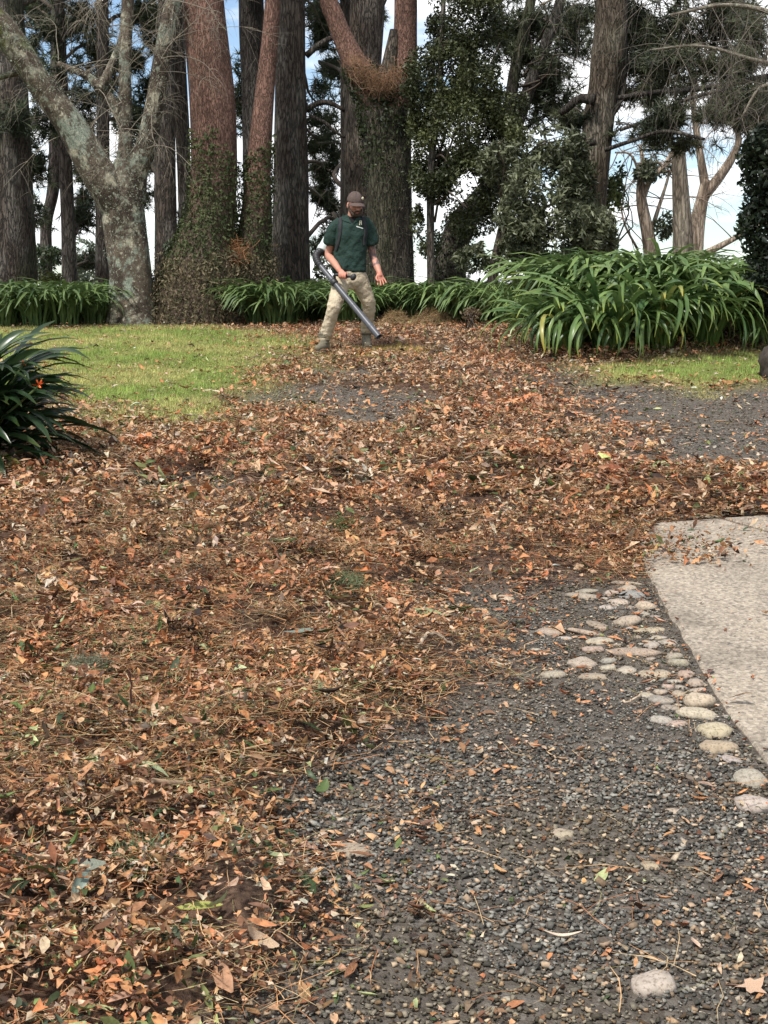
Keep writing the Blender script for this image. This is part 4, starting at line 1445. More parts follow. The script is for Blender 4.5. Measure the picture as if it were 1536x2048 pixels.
# ---- forked tree behind the worker
o, og = tree('forked_tree', 'big forked tree with ivy and red upper limbs behind the worker', 'tree', 778, 21.7)
FK = {'trunk': [(782, 622, 106), (780, 560, 96), (779, 480, 91), (778, 380, 89), (775, 290, 92), (772, 225, 104)],
      'l': [(768, 250, 84), (744, 190, 62), (712, 130, 50), (690, 85, 42), (672, 40, 38), (652, -25, 36)],
      'r': [(782, 250, 90), (800, 180, 66), (808, 120, 52), (811, 50, 46), (812, -25, 44)],
      's': [(770, 210, 60), (778, 150, 40), (786, 92, 26), (788, 62, 16)]}
VV, NN = [], []
for key, pts in FK.items():
    P, R = stem_path(pts, 21.7, None, base=(key == 'trunk'), H=(10 if key in 'lr' else None), flare=1.15)
    if key == 's': P[:, 1] -= .1
    cf = c_red(60, 4.3, 5.0) if key in 'lr' else c_dark(61, (.05, .041, .033), (.12, .1, .08), .3)
    me, V, N = stem_mesh(P, R, cf, M['bark_red'] if key in 'lr' else M['bark'], 62 + ord(key[0]), .08, 36, 11, 5, og, 'trunk' if key == 'trunk' else 'limb')
    obj('trunk' if key == 'trunk' else 'limb', me, o)
    VV.append(V); NN.append(N)
V = np.concatenate(VV); N = np.concatenate(NN)
r = np.random.default_rng(66)
zz = V[:, 2] + (fbm(V * 2.5, 67, 3) - .5) * 1.2
sel = np.nonzero((zz > 3.6) & (zz < 5.2) & (V[:, 2] < 5.6))[0]
obj('ivy', surface_leaves(V, N, sel, 4200, KT, (.04, .075), (.018, .03, .012), (.05, .07, .025), r, og, .012, .06).mesh('ivy', M['foliage']), o)
sel = np.nonzero((V[:, 2] > 1.5) & (V[:, 2] < 4) & (fbm(V * 3.4, 69, 3) > .5))[0]
a = surface_leaves(V, N, sel, 2600, FR4, (.010, .024), (.12, .11, .085), (.06, .065, .035), r, og, .004, .01)
tag(obj('bark_flakes', a.mesh('bark_flakes', M['litter']), o), kind='stuff')
a = Acc(); n = 1200
t = r.random(n)
cx = np.interp(t, [0, .35, .7, 1], [700, 738, 765, 798]); cy = np.interp(t, [0, .35, .7, 1], [112, 148, 168, 140])
Pn = np.array([W(cx[i] + r.normal(0, 12), cy[i] + r.normal(0, 11) + 4, 21.25 + r.normal(0, .12)) for i in range(n)])
scatter(a, ST2, Pn - og, frames(r.normal(size=(n, 3)) * np.array([1, 1, .6]), r), np.c_[r.uniform(.05, .13, n), np.full(n, .2), np.full(n, .06)], np.array([.24, .14, .08]) * (1 + .6 * (r.random((n, 1)) - .5)), r)
obj('dry_needles', a.mesh('dry_needles', M['litter']), o)

# ---- dark evergreen (holly-like) tree right of the forked tree
o, og = tree('evergreen_tree', 'dense dark glossy-leaved evergreen tree right of the forked tree', 'tree', 862, 20.9)
P, R = stem_path([(862, 560, 16), (861, 450, 15), (863, 330, 14), (880, 150, 12)], 20.9, None, H=7)
obj('trunk', stem_mesh(P, R, c_dark(70), M['bark'], 70, .06, 12, 8, 4, og)[0], o)
br = Acc(); r = np.random.default_rng(71)
for q in range(16):
    branch_tubes(br, W(863 + r.uniform(0, 10), r.uniform(150, 460), 20.9), W(r.uniform(840, 1020), r.uniform(0, 430), 20.9 + r.normal(0, .5)), .02, .006, r)
tag(obj('branches', br.mesh('branches', M['twig'], True, og), o), kind='stuff')
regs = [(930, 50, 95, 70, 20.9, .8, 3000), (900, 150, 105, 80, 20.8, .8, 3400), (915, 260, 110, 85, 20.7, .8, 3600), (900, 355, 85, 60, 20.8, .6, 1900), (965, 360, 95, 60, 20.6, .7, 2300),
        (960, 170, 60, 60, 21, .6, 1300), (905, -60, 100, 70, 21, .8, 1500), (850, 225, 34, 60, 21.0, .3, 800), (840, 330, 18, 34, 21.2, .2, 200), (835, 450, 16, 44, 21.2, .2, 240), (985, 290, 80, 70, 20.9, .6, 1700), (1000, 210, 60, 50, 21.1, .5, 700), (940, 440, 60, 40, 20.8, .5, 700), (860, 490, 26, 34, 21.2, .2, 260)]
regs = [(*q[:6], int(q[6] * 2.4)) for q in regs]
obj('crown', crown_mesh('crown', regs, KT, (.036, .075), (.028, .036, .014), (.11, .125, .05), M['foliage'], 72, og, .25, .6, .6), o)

# ---- ivy trunk leaning behind it
o, og = tree('leaning_tree', 'leaning ivy-wrapped trunk with two dark upper stems beyond the evergreen', 'tree', 900, 23.6)
P, R = stem_path([(898, 555, 66), (905, 500, 60), (925, 445, 54), (962, 400, 46), (1000, 340, 34), (1016, 250, 26), (1028, 150, 22), (1048, 60, 20), (1066, -20, 18)], 23.6, None, H=9)
me, V, N = stem_mesh(P, R, c_dark(75, (.06, .05, .04), (.12, .11, .09), .5), M['bark'], 75, .07, 24, 9, 4, og)
obj('trunk', me, o)
P2, R2 = stem_path([(1000, 340, 30), (1040, 230, 26), (1068, 150, 24), (1098, 70, 22), (1126, -20, 20)], 23.6, None, base=False, H=9)
obj('limb', stem_mesh(P2, R2, c_dark(76, (.05, .043, .036), (.10, .09, .08)), M['bark'], 76, .06, 16, 8, 4, og, 'limb')[0], o)
r = np.random.default_rng(77)
sel = np.nonzero(V[:, 2] < 3.4)[0]
obj('ivy', surface_leaves(V, N, sel, 2600, KT, (.04, .075), (.025, .036, .014), (.075, .09, .04), r, og, .012, .06).mesh('ivy', M['foliage']), o)
br = Acc()
for q in range(10):
    branch_tubes(br, W(1010 + q * 9, 240 - q * 22, 23.6), W(960 + r.uniform(0, 230), 200 - q * 22 + r.normal(0, 30), 23.6 + r.normal(0, .6)), .022, .006, r, .1)
tag(obj('branches', br.mesh('branches', M['twig'], True, og), o), kind='stuff')
regs = [(1090, 50, 75, 45, 24, .7, 420), (1010, 90, 60, 50, 24, .6, 260), (1060, 180, 60, 50, 24, .6, 240), (1095, 150, 60, 36, 24, .6, 170), (1000, 30, 50, 36, 24, .6, 120), (1140, 100, 50, 40, 24, .6, 150), (1040, 110, 40, 25, 24, .5, 70), (1130, 210, 60, 30, 24, .6, 130), (1060, 230, 40, 40, 24, .5, 90)]
obj('crown', crown_mesh('crown', regs, NT, (.13, .2), (.036, .048, .028), (.09, .105, .055), M['needles'], 78, og, .2, .4, .3), o)

# ---- grey-leaved small tree before the tall leaning pine
o, og = tree('grey_leaved_tree', 'small olive-leaved tree above the long strap-leaf bed', 'tree', 985, 20.0)
P, R = stem_path([(985, 560, 22), (1000, 480, 19), (1018, 400, 16), (1040, 320, 12)], 20.0)
obj('trunk', stem_mesh(P, R, c_dark(80), M['bark'], 80, .06, 12, 8, 4, og)[0], o)
br = Acc(); r = np.random.default_rng(81)
for q in range(16):
    branch_tubes(br, W(1005 + r.uniform(-8, 20), r.uniform(350, 500), 20.0), W(r.uniform(980, 1190), r.uniform(270, 520), 19.8 + r.normal(0, .4)), .016, .005, r)
tag(obj('branches', br.mesh('branches', M['twig'], True, og), o), kind='stuff')
regs = [(1085, 370, 100, 75, 19.7, .6, 2000), (1110, 295, 75, 45, 19.8, .5, 900), (1050, 450, 90, 45, 19.7, .5, 1200), (1130, 450, 80, 55, 19.6, .5, 1300), (1010, 330, 60, 50, 19.9, .4, 700), (1000, 500, 60, 26, 19.8, .4, 420), (1100, 505, 90, 26, 19.7, .4, 800), (1190, 470, 50, 60, 19.7, .4, 800), (1060, 530, 110, 20, 19.8, .4, 700), (1170, 360, 50, 60, 19.9, .4, 600), (950, 520, 50, 30, 20.2, .3, 300)]
regs = [(*q[:6], int(q[6] * 1.5)) for q in regs]
obj('crown', crown_mesh('crown', regs, KL, (.08, .15), (.045, .055, .027), (.16, .175, .10), M['foliage'], 82, og, .25, .5, .6), o)

# ---- tall pine leaning right, with horizontal limbs
o, og = tree('leaning_pine', 'tall grey-brown pine with wide horizontal limbs above the big clump', 'pine tree', 1178, 20.4)
P, R = stem_path([(1176, 560, 70), (1178, 480, 66), (1184, 380, 58), (1196, 250, 60), (1206, 180, 58), (1215, 120, 66), (1220, 60, 62), (1224, -20, 60)], 20.4, None, H=11)
me, V, N = stem_mesh(P, R, c_dark(85, (.10, .078, .055), (.19, .165, .125), .2), M['bark'], 85, .07, 34, 10, 6, og)
obj('trunk', me, o)
for q, e in enumerate([[(1204, 268, 20), (1222, 230, 16), (1240, 200, 15), (1250, 150, 14), (1252, 60, 13), (1256, -20, 12)], [(1236, 196, 10), (1300, 188, 10), (1380, 184, 11), (1450, 176, 12), (1540, 160, 12), (1640, 140, 9)],
                       [(1190, 200, 24), (1160, 196, 17), (1140, 212, 15), (1124, 222, 12)], [(1240, 260, 7), (1300, 240, 8), (1350, 212, 8), (1430, 192, 7)], [(1192, 285, 12), (1160, 290, 9), (1130, 296, 7)],
                       [(1210, 300, 9), (1260, 285, 8), (1320, 270, 7), (1390, 290, 6)]]):
    P2, R2 = stem_path(e, 20.3 - .1 * q, None, base=False)
    P2[:, 1] += np.linspace(0, -.6 if q in (1, 3, 5) else .2, len(P2))
    obj('limb', stem_mesh(P2, R2, c_dark(86 + q, (.055, .046, .038), (.11, .1, .085)), M['bark'], 86 + q, .08, 10, 9, 4, og, 'limb')[0], o)
br = Acc(); r = np.random.default_rng(88)
regs = [(1180, 40, 60, 40, 21.5, .6, 140), (1380, -20, 120, 40, 21, .7, 160), (1250, 100, 70, 40, 21.5, .6, 130), (1480, 130, 70, 40, 21, .6, 150), (1410, 70, 80, 40, 21.5, .6, 140), (1340, 170, 90, 30, 21, .6, 140), (1320, 60, 80, 32, 21, .7, 200), (1300, 135, 90, 24, 21, .7, 170), (1370, 120, 60, 24, 20, .5, 130), (1390, 232, 110, 24, 19.8, .6, 230), (1480, 195, 70, 34, 19.8, .5, 210), (1300, 262, 80, 20, 20, .6, 140), (1500, 235, 50, 26, 19.8, .5, 110),
        (1280, 190, 50, 22, 20.5, .4, 80), (1450, 120, 60, 30, 20, .5, 130), (1150, 240, 40, 22, 20.6, .4, 80), (1270, 30, 60, 30, 21, .5, 120), (1420, 20, 80, 30, 21, .6, 150), (1500, 60, 60, 40, 20.5, .5, 150), (1350, 290, 60, 14, 20, .4, 60)]
for (px, py, rx, ry, dd, dep, n) in regs:
    for q in range(7):
        branch_tubes(br, W(px + r.uniform(-.9, .9) * rx, py + r.uniform(-1.2, .2) * ry, dd), W(px + r.uniform(-1, 1) * rx * 1.2, py + r.uniform(-.5, 1) * ry, dd + r.normal(0, .3)), .012, .003, r, .1, 4, 7, (.075, .065, .055), .12)
tag(obj('branches', br.mesh('branches', M['twig'], True, og), o), kind='stuff')
regs = [(*q[:6], int(q[6] * 1.7)) for q in regs]
obj('crown', crown_mesh('crown', regs, NT, (.11, .19), (.03, .04, .022), (.09, .10, .052), M['needles'], 89, og, .2, .2, .3), o)

# ---- bare tree reaching in from outside the frame: pale drooping twigs
o, og = tree('bare_tree', 'bare tree whose pale fine twigs hang into the upper right', 'tree', 1700, 17.0)
P, R = stem_path([(1700, 700, 60), (1695, 400, 48), (1680, 150, 40), (1660, -60, 34)], 17.0, None, H=8)
obj('trunk', stem_mesh(P, R, c_lichen(90), M['bark_lichen'], 90, .08, 20, 9, 4, og)[0], o)
a = Acc(); r = np.random.default_rng(91)
st = []
for e in ([(1690, 250, 14), (1600, 150, 11), (1500, 118, 8), (1400, 92, 6), (1300, 100, 4)], [(1685, 120, 14), (1580, 40, 11), (1460, 10, 8), (1340, 30, 5)], [(1680, 60, 14), (1560, -40, 11), (1400, -60, 9), (1200, -40, 6), (1080, 10, 4)],
          [(1690, 300, 12), (1600, 220, 9), (1530, 170, 7), (1480, 240, 4)]):
    P2, R2 = stem_path(e, 17.0, None, base=False)
    obj('limb', stem_mesh(P2, R2, c_pale(92, (.16, .14, .11), (.24, .21, .16)), M['bark_lichen'], 92, .06, 8, 9, 4, og, 'limb')[0], o)
    P3 = catmull(P2, 40)[6:]
    st += [P3[i] for i in r.integers(0, len(P3), 26)]
twigs(a, st, r, 1.15, .0052, (.15, .13, .105), 5, .9, -.1, (1, .5, .7), (-.2, 0, 0))
tag(obj('twigs', a.mesh('twigs', M['twig'], True, og), o), kind='stuff')

# ---- cut-off bare trunk and pale eucalypts beyond the clump
o, og = tree('tree_stump', 'tall cut-off bare trunk standing behind the big clump', 'tree stump', 1362, 24.0)
P, R = stem_path([(1366, 520, 42), (1364, 440, 37), (1360, 360, 31), (1357, 299, 26)], 24.0)
obj('trunk', stem_mesh(P, R, c_pale(95, (.17, .14, .105), (.28, .245, .19)), M['bark_pale'], 95, .05, 24, 10, 5, og)[0], o)
eu = [('thick pink-brown eucalypt trunk forking behind the cut-off trunk', 27.0, 1392,
       [[(1388, 520, 62), (1394, 450, 54), (1404, 400, 44), (1412, 360, 36)], [(1410, 372, 34), (1402, 320, 27), (1394, 270, 23), (1386, 200, 18), (1378, 100, 12)],
        [(1408, 392, 38), (1440, 352, 34), (1466, 312, 28), (1478, 275, 20), (1462, 235, 14), (1450, 180, 10)], [(1400, 512, 26), (1440, 492, 22), (1478, 472, 18), (1520, 452, 14), (1560, 430, 10)]],
       [(1400, 180, 50, 40), (1460, 200, 40, 30), (1385, 110, 50, 40)]),
      ('pale twisted eucalypt with flaking bark left of the cut-off trunk', 26.0, 1296,
       [[(1302, 520, 50), (1294, 460, 44), (1284, 410, 38), (1281, 370, 28), (1286, 330, 18), (1280, 290, 10)], [(1284, 400, 26), (1300, 362, 20), (1330, 330, 16), (1350, 290, 12)], [(1300, 470, 16), (1316, 420, 14), (1332, 370, 10), (1340, 340, 8)],
        [(1290, 440, 14), (1280, 360, 10), (1262, 310, 8), (1230, 305, 6)], [(1276, 500, 9), (1250, 450, 7), (1240, 400, 5)]],
       [(1320, 330, 40, 24), (1290, 350, 26, 22), (1325, 450, 22, 30)])]
for q, (lab, d, bx, stems, cr) in enumerate(eu):
    o, og = tree('eucalyptus_tree', lab, 'eucalypt', bx, d, 'eucalypts beyond the clump')
    for k, pts in enumerate(stems):
        P, R = stem_path(pts, d, None, base=(k == 0)); R = R * .58
        obj('trunk' if k == 0 else 'limb', stem_mesh(P, R, c_pale(96 + q, (.2, .15, .11), (.42, .34, .26)), M['bark_pale'], 97 + k + q * 7, .12, 18, 10, 4, og, 'trunk' if k == 0 else 'limb')[0], o)
    a = Acc(); r = np.random.default_rng(110 + q)
    st = []
    for pts in stems[1:]:
        P3 = catmull(stem_path(pts, d, None, base=False)[0], 20)[8:]
        st += [P3[i] for i in r.integers(0, len(P3), 9)]
    twigs(a, st, r, 1.2, .012, (.2, .155, .12), 4, .2, .4)
    tag(obj('branches', a.mesh('branches', M['twig'], True, og), o), kind='stuff')
    regs = [(px, py, rx, ry, d, .5, 260) for px, py, rx, ry in cr]
    obj('crown', crown_mesh('crown', regs, KL, (.10, .17), (.06, .075, .045), (.14, .15, .08), M['foliage'], 120 + q, og, .2, .1, .3), o)

# ---- shrubs
def shrub(name, label, cat, bx, d, regs, temps, size, c0, c1, seed, mat='foliage', stems=6, group=None, cl=1.0):
    o, og = tree(name, label, cat, bx, d, group)
    br = Acc(); r = np.random.default_rng(seed)
    for q in range(stems):
        g = regs[r.integers(0, len(regs))]
        branch_tubes(br, og + np.array([r.normal(0, .05), r.normal(0, .05), -.1]), W(g[0] + r.uniform(-.5, .5) * g[2], g[1] + r.uniform(-.6, .4) * g[3], g[4]), .02, .005, r)
    tag(obj('stems', br.mesh('stems', M['twig'], True, og), o), kind='stuff')
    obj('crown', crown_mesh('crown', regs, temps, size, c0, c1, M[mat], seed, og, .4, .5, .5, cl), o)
    return o


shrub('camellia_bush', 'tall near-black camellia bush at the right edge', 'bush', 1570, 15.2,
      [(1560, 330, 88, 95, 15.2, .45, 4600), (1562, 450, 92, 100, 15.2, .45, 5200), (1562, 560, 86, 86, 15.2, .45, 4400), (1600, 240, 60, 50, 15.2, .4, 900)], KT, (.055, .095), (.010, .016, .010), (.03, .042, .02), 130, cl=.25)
shrub('garden_shrub', 'light green shrub beside the tall leaning pine', 'shrub', 1222, 21.0,
      [(1224, 420, 34, 60, 21.0, .35, 800), (1208, 480, 34, 40, 21.0, .35, 500), (1226, 350, 24, 30, 21.0, .3, 220)], KT, (.06, .10), (.04, .06, .02), (.17, .21, .07), 131)
shrub('garden_shrub', 'dull green shrub between the slim pines on the left', 'shrub', 98, 26.5,
      [(98, 515, 34, 28, 26.5, .4, 600), (80, 545, 30, 20, 26.5, .4, 300)], KT, (.07, .11), (.03, .045, .02), (.09, .12, .06), 132)
shrub('garden_shrub', 'yellow-green shrub above the strap leaves on the left', 'shrub', 104, 24.3,
      [(104, 556, 26, 14, 24.3, .3, 420)], KT, (.05, .09), (.08, .10, .02), (.2, .22, .06), 133)
shrub('garden_shrub', 'grey-green shrub behind the ivy mound', 'shrub', 352, 23.6,
      [(350, 500, 26, 30, 23.6, .3, 420), (345, 540, 26, 24, 23.6, .3, 300)], KL, (.07, .12), (.04, .055, .03), (.13, .16, .10), 134)
shrub('garden_shrub', 'pale distant shrub seen between the slim pines and the lichen tree', 'shrub', 172, 33.0,
      [(172, 545, 44, 28, 33, .5, 620), (162, 500, 34, 30, 33, .4, 330), (85, 520, 40, 36, 33, .4, 380)], KT, (.08, .13), (.08, .10, .07), (.16, .19, .13), 137)
shrub('garden_shrub', 'pale distant shrub seen past the dark trunk beside the worker', 'shrub', 640, 33.0,
      [(640, 575, 34, 26, 33, .5, 420), (655, 520, 24, 22, 33, .4, 140)], KT, (.08, .13), (.07, .09, .06), (.15, .18, .12), 138)
shrub('garden_shrub', 'low dark shrub behind the worker', 'shrub', 655, 24.5,
      [(655, 600, 32, 16, 24.5, .3, 320), (640, 540, 16, 20, 24.5, .2, 120)], KT, (.06, .10), (.03, .04, .02), (.09, .11, .06), 135)
shrub('garden_shrub', 'reddish twiggy shrub in front of the strap-leaf bed', 'shrub', 942, 17.9,
      [(942, 628, 24, 15, 17.9, .2, 260)], KT, (.03, .06), (.10, .06, .04), (.17, .13, .07), 136)

# low dark rail between trunks
P = np.array([W(560, 570, 24.6), W(640, 569, 24.6), W(720, 567, 24.6)])
V, F4, F3, N = sweep(catmull(P, 30), np.full(30, .055), 9, lambda t, s: 1 + .15 * np.sin(3 * t + s * 7))
og = np.array([P[0][0], 24.6, zg0(P[0][0], 24.6)])
o = thing('timber_rail', og, 'dark low timber rail on posts behind the worker', 'rail')
obj('rail', mesh_from('rail', V - og, [F4, F3], np.ones((len(V), 3)) * np.array([.035, .028, .022]), True, M['twig']), o)
for px in (575, 705):
    p = W(px, 569, 24.6)
    V, F4, F3, N = sweep(np.array([[p[0], p[1] + .07, zg0(p[0], p[1]) - .1], [p[0], p[1] + .07, p[2] + .08]]), [.06, .055], 8)
    obj('post', mesh_from('post', V - og, [F4, F3], np.ones((len(V), 3)) * np.array([.04, .032, .025]), True, M['twig']), o)
# ------------------------------------------------------------------ strap-leaved clumps
def strap_leaf(seed, L, wid, a0, curl, n=10, twist=.0):
    r = np.random.default_rng(seed)
    t = np.linspace(0, 1, n + 1)
    ang = a0 - curl * t ** 1.35
    ds = L / n
    xx = np.concatenate([[0], np.cumsum(np.cos(ang[:-1]) * ds)]); zz = np.concatenate([[0], np.cumsum(np.sin(ang[:-1]) * ds)])
    w = wid * np.clip(np.minimum(.55 + t * 1.6, 1), 0, 1) * np.clip((1 - t) * 5, .05, 1) ** .7
    side = r.normal(0, .13) * t ** 2 * L + .0
    tw = twist * t * r.uniform(-1, 1)
    Nx, Nz = -np.sin(ang), np.cos(ang)
    V, C = [], []
    for k in range(n + 1):
        for s in (-1, 0, 1):
            lat = s * w[k] * math.cos(tw[k]); hh = abs(s) * w[k] * .35 + s * w[k] * math.sin(tw[k])
            V.append([xx[k] + Nx[k] * hh, side[k] + lat, zz[k] + Nz[k] * hh]); C.append([t[k], .5 + s * .5, 0])
    Fq = []
    for k in range(n):
        a = 3 * k
        Fq += [[a, a + 3, a + 4, a + 1], [a + 1, a + 4, a + 5, a + 2]]
    return np.array(V), np.array(Fq), np.array(C)


AG = []
for s in range(16):
    r = np.random.default_rng(700 + s)
    V, Fq, C = strap_leaf(700 + s, 1.0, .0172 * r.uniform(.75, 1.35), r.uniform(1.2, 1.65), r.uniform(1.1, 3.6), 12, .9)
    AG.append((V, Fq, C))
AGM = [mesh_from('strap_leaf', V, [Fq], C, True, M['strap']) for V, Fq, C in AG]
AGF = []
for s in range(8):
    V, Fq, C = strap_leaf(760 + s, 1.0, .019, np.random.default_rng(s).uniform(1.15, 1.65), np.random.default_rng(s + 9).uniform(1.5, 3.2), 7, .5)
    AGF.append((V, Fq))


def clump_leaves(label, x, y, n, L, seed, group, name='agapanthus'):
    o = thing(name, (x, y, zg0(x, y) - .02), label, 'agapanthus', group)
    r = np.random.default_rng(seed)
    for k in range(n):
        c = bpy.data.objects.new('leaf', AGM[r.integers(0, 16)])
        COL.objects.link(c); c.parent = o
        a = r.uniform(0, 6.283); q = r.random() ** .6 * .17
        c.location = (math.cos(a) * q, math.sin(a) * q, 0)
        s = L * r.uniform(.7, 1.2)
        c.scale = (s, s * 1.05, s)
        c.rotation_euler = (r.normal(0, .12), r.normal(0, .10), a + r.normal(0, .5))
    return o


def clump_merged(label, x, y, n, L, seed, group, tint=1.0):
    zb = zg0(x, y) - .02
    o = thing('agapanthus', (x, y, zb), label, 'agapanthus', group)
    r = np.random.default_rng(seed)
    a_ = r.uniform(0, 6.283, n); q = r.random(n) ** .6 * .2
    P = np.c_[np.cos(a_) * q, np.sin(a_) * q, np.zeros(n)]
    yaw = a_ + r.normal(0, .5, n); tx = r.normal(0, .12, n)
    c, s = np.cos(yaw), np.sin(yaw)
    Z = np.zeros(n); O = np.ones(n)
    Rz = np.stack([np.stack([c, -s, Z], 1), np.stack([s, c, Z], 1), np.stack([Z, Z, O], 1)], 1)
    ct, st = np.cos(tx), np.sin(tx)
    Rx = np.stack([np.stack([O, Z, Z], 1), np.stack([Z, ct, -st], 1), np.stack([Z, st, ct], 1)], 1)
    sc = L * r.uniform(.7, 1.2, n)
    g = r.random((n, 1))
    C = (np.array([.045, .085, .028]) * (1 - g) + np.array([.14, .20, .065]) * g) * tint
    ac = Acc()
    scatter(ac, AGF, P, np.einsum('nij,njk->nik', Rz, Rx), sc, C, r, .15)
    tag(obj('leaves', ac.mesh('leaves', M['foliage'], True), o), kind='stuff')
    return o


GRB = 'strap-leaved clumps of the big bed'
big = [(1140, 716, 120, 1.05, 'front corner clump of the big strap-leaf bed by the drive'), (1222, 716, 135, 1.28, 'front clump with a yellowing leaf facing the gravel'),
       (1318, 708, 135, 1.3, 'front middle clump of the bed above the lawn strip'), (1412, 700, 120, 1.2, 'front clump of the bed nearest the camellia bush'),
       (1112, 700, 80, .8, 'low clump on the drive side of the big bed')]
for k, (px, py, n, L, lab) in enumerate(big):
    p = G(px, py)
    clump_leaves(lab, p[0], p[1] + .2, n, L, 800 + k, GRB)
big2 = [(3.0, 16.2, 'tallest clump crowning the middle of the big bed'), (2.45, 16.4, 'clump on the drive side behind the front corner clump'), (3.6, 16.1, 'clump behind the front clump nearest the camellia'),
        (2.1, 16.9, 'clump halfway along the drive edge of the bed'), (3.3, 17.3, 'back row clump below the cut-off trunk'), (2.6, 17.4, 'back row clump below the light green shrub'), (4.15, 15.9, 'clump pressed against the camellia bush'), (3.9, 17.0, 'back row clump below the forking eucalypt')]
for k, (x, y, lab) in enumerate(big2):
    clump_merged(lab, x, y, 170, 1.22, 830 + k, GRB, 1.35)
p = G(1520, 706)
clump_leaves('small separate clump below the camellia bush', p[0] + .12, p[1] + .25, 22, .6, 850, GRB)
rows = [('strap-leaved clumps edging the lawn', 'left edge bed', [(-60, 652), (10, 655), (70, 656), (130, 655), (185, 650), (40, 636), (100, 638), (160, 636), (215, 634), (-20, 634), (260, 628), (300, 622)]),
        ('strap-leaved clumps beside the ivy mound', 'bed between ivy mound and worker', [(520, 652), (565, 654), (500, 640), (545, 634), (590, 636), (625, 632), (570, 620), (610, 618)]),
        ('strap-leaved clumps behind the worker', 'bed behind the worker', [(650, 634), (690, 648), (720, 640), (675, 620), (712, 622)]),
        ('strap-leaved clumps along the far drive edge', 'bed along the far drive edge', [(795, 632), (830, 634), (868, 638), (905, 642), (945, 640), (985, 652), (1025, 662), (820, 618), (860, 620), (900, 622), (940, 622), (980, 630), (1020, 640), (1050, 655), (1060, 632), (1000, 615)])]
ks = 0
for grp, where, lst in rows:
    srt = sorted(range(len(lst)), key=lambda i: lst[i][0])
    for rank, i in enumerate(srt):
        px, py = lst[i]
        dd = 20.6 - (py - 640) * .085 if py < 645 else G(px, py)[1] + .25
        p = W(px, 640, dd)
        lab = f'dark green strap-leaved clump, {ORD[rank]}leftmost in the {where}' if rank else f'dark green strap-leaved clump, leftmost in the {where}'
        clump_merged(lab, p[0], dd, 115, .98 if where != 'bed behind the worker' else .8, 860 + ks, grp, 1.0 if 'left' in where or 'ivy' in where else 1.3)
        ks += 1

# ------------------------------------------------------------------ dark clivia at the left edge with orange flowers
CLM = []
for s in range(10):
    r = np.random.default_rng(950 + s)
    V, Fq, C = strap_leaf(950 + s, 1.0, .041 * r.uniform(.85, 1.15), r.uniform(.75, 1.35), r.uniform(.7, 1.9), 9, .6)
    CLM.append(mesh_from('clivia_leaf', V, [Fq], C, True, M['clivia']))
pc = G(-20, 955)
o = thing('clivia', (pc[0] - .18, pc[1] + .2, pc[2]), 'dark glossy strap-leaved clivia with orange flowers at the left edge', 'clivia')
r = np.random.default_rng(960)
for k in range(220):
    c = bpy.data.objects.new('leaf', CLM[r.integers(0, 10)])
    COL.objects.link(c); c.parent = o
    a = r.uniform(-1.9, 1.7) if k < 150 else r.uniform(0, 6.283)
    lev = r.random()
    q = r.random() ** .5 * .20
    c.location = (math.cos(a) * q, math.sin(a) * q, lev * .46)
    s = r.uniform(.58, .86) * (1 - .15 * lev)
    c.scale = (s, s, s)
    c.rotation_euler = (r.normal(0, .2), r.uniform(-.15, .75) * (1.1 - lev), a + r.normal(0, .25))
mfl = simple('orange_petal', (.62, .12, .03), .5, .3, 40, .25)
for fx, fy, dd in ((78, 772, pc[1] - .26), (46, 729, pc[1] - .05)):
    f = W(fx, fy, dd) - np.array(o.location)
    V, F4, F3, N = sweep(np.array([[0.05, 0, .05], f * .5 + np.array([0, 0, .08]), f]), [.009, .008, .006], 7)
    st_ = obj('flower_stalk', mesh_from('flower_stalk', V, [F4, F3], np.ones((len(V), 3)) * np.array([.07, .1, .03]), True, M['twig']), o)
    pv, pf = blade_t(4, .3, .35, .1, 5, .25)
    pme = mesh_from('petal', pv + np.array([1, 0, 0]), [pf], None, True, mfl)
    for k in range(9):
        pe = obj('petal', pme, st_, tuple(f))
        pe.scale = (.021 if fx > 60 else .014,) * 3
        pe.rotation_euler = (r.normal(0, .3), r.uniform(-1.2, .5), k * .7 + r.normal(0, .2))

# ------------------------------------------------------------------ heap of dry straw beyond the worker
for hp, (px, py, rx, h, n, lab) in enumerate([(790, 652, .28, .22, 1800, 'heap of dry brown pine needles behind the blower nozzle'), (868, 650, .45, .26, 2600, 'wider heap of dry straw in front of the far bed')]):
    p = G(px, py); r = np.random.default_rng(970 + hp)
    a = Acc()
    u = r.normal(0, .45, (n, 2)); hh = h * np.exp(-(u ** 2).sum(1) * 1.6) * r.random(n) ** .35
    P = np.c_[u[:, 0] * rx, u[:, 1] * rx * .8, hh]
    Nn = np.c_[u * .8, np.ones(n)] + r.normal(0, .4, (n, 3))
    C = np.array([[.34, .21, .11], [.26, .15, .08], [.42, .3, .16], [.18, .11, .07], [.3, .26, .1]])[r.integers(0, 5, n)] * (1 + .4 * (r.random((n, 1)) - .5))
    L = r.uniform(.05, .14, n)
    scatter(a, ST3, P, frames(Nn, r), np.c_[L, np.full(n, .16), L], C, r)
    tag(obj('needle_heap', a.mesh('needle_heap', M['litter']), None, (p[0], p[1] + .2, p[2] - .02)), lab, 'heap', 'swept heaps of needles')
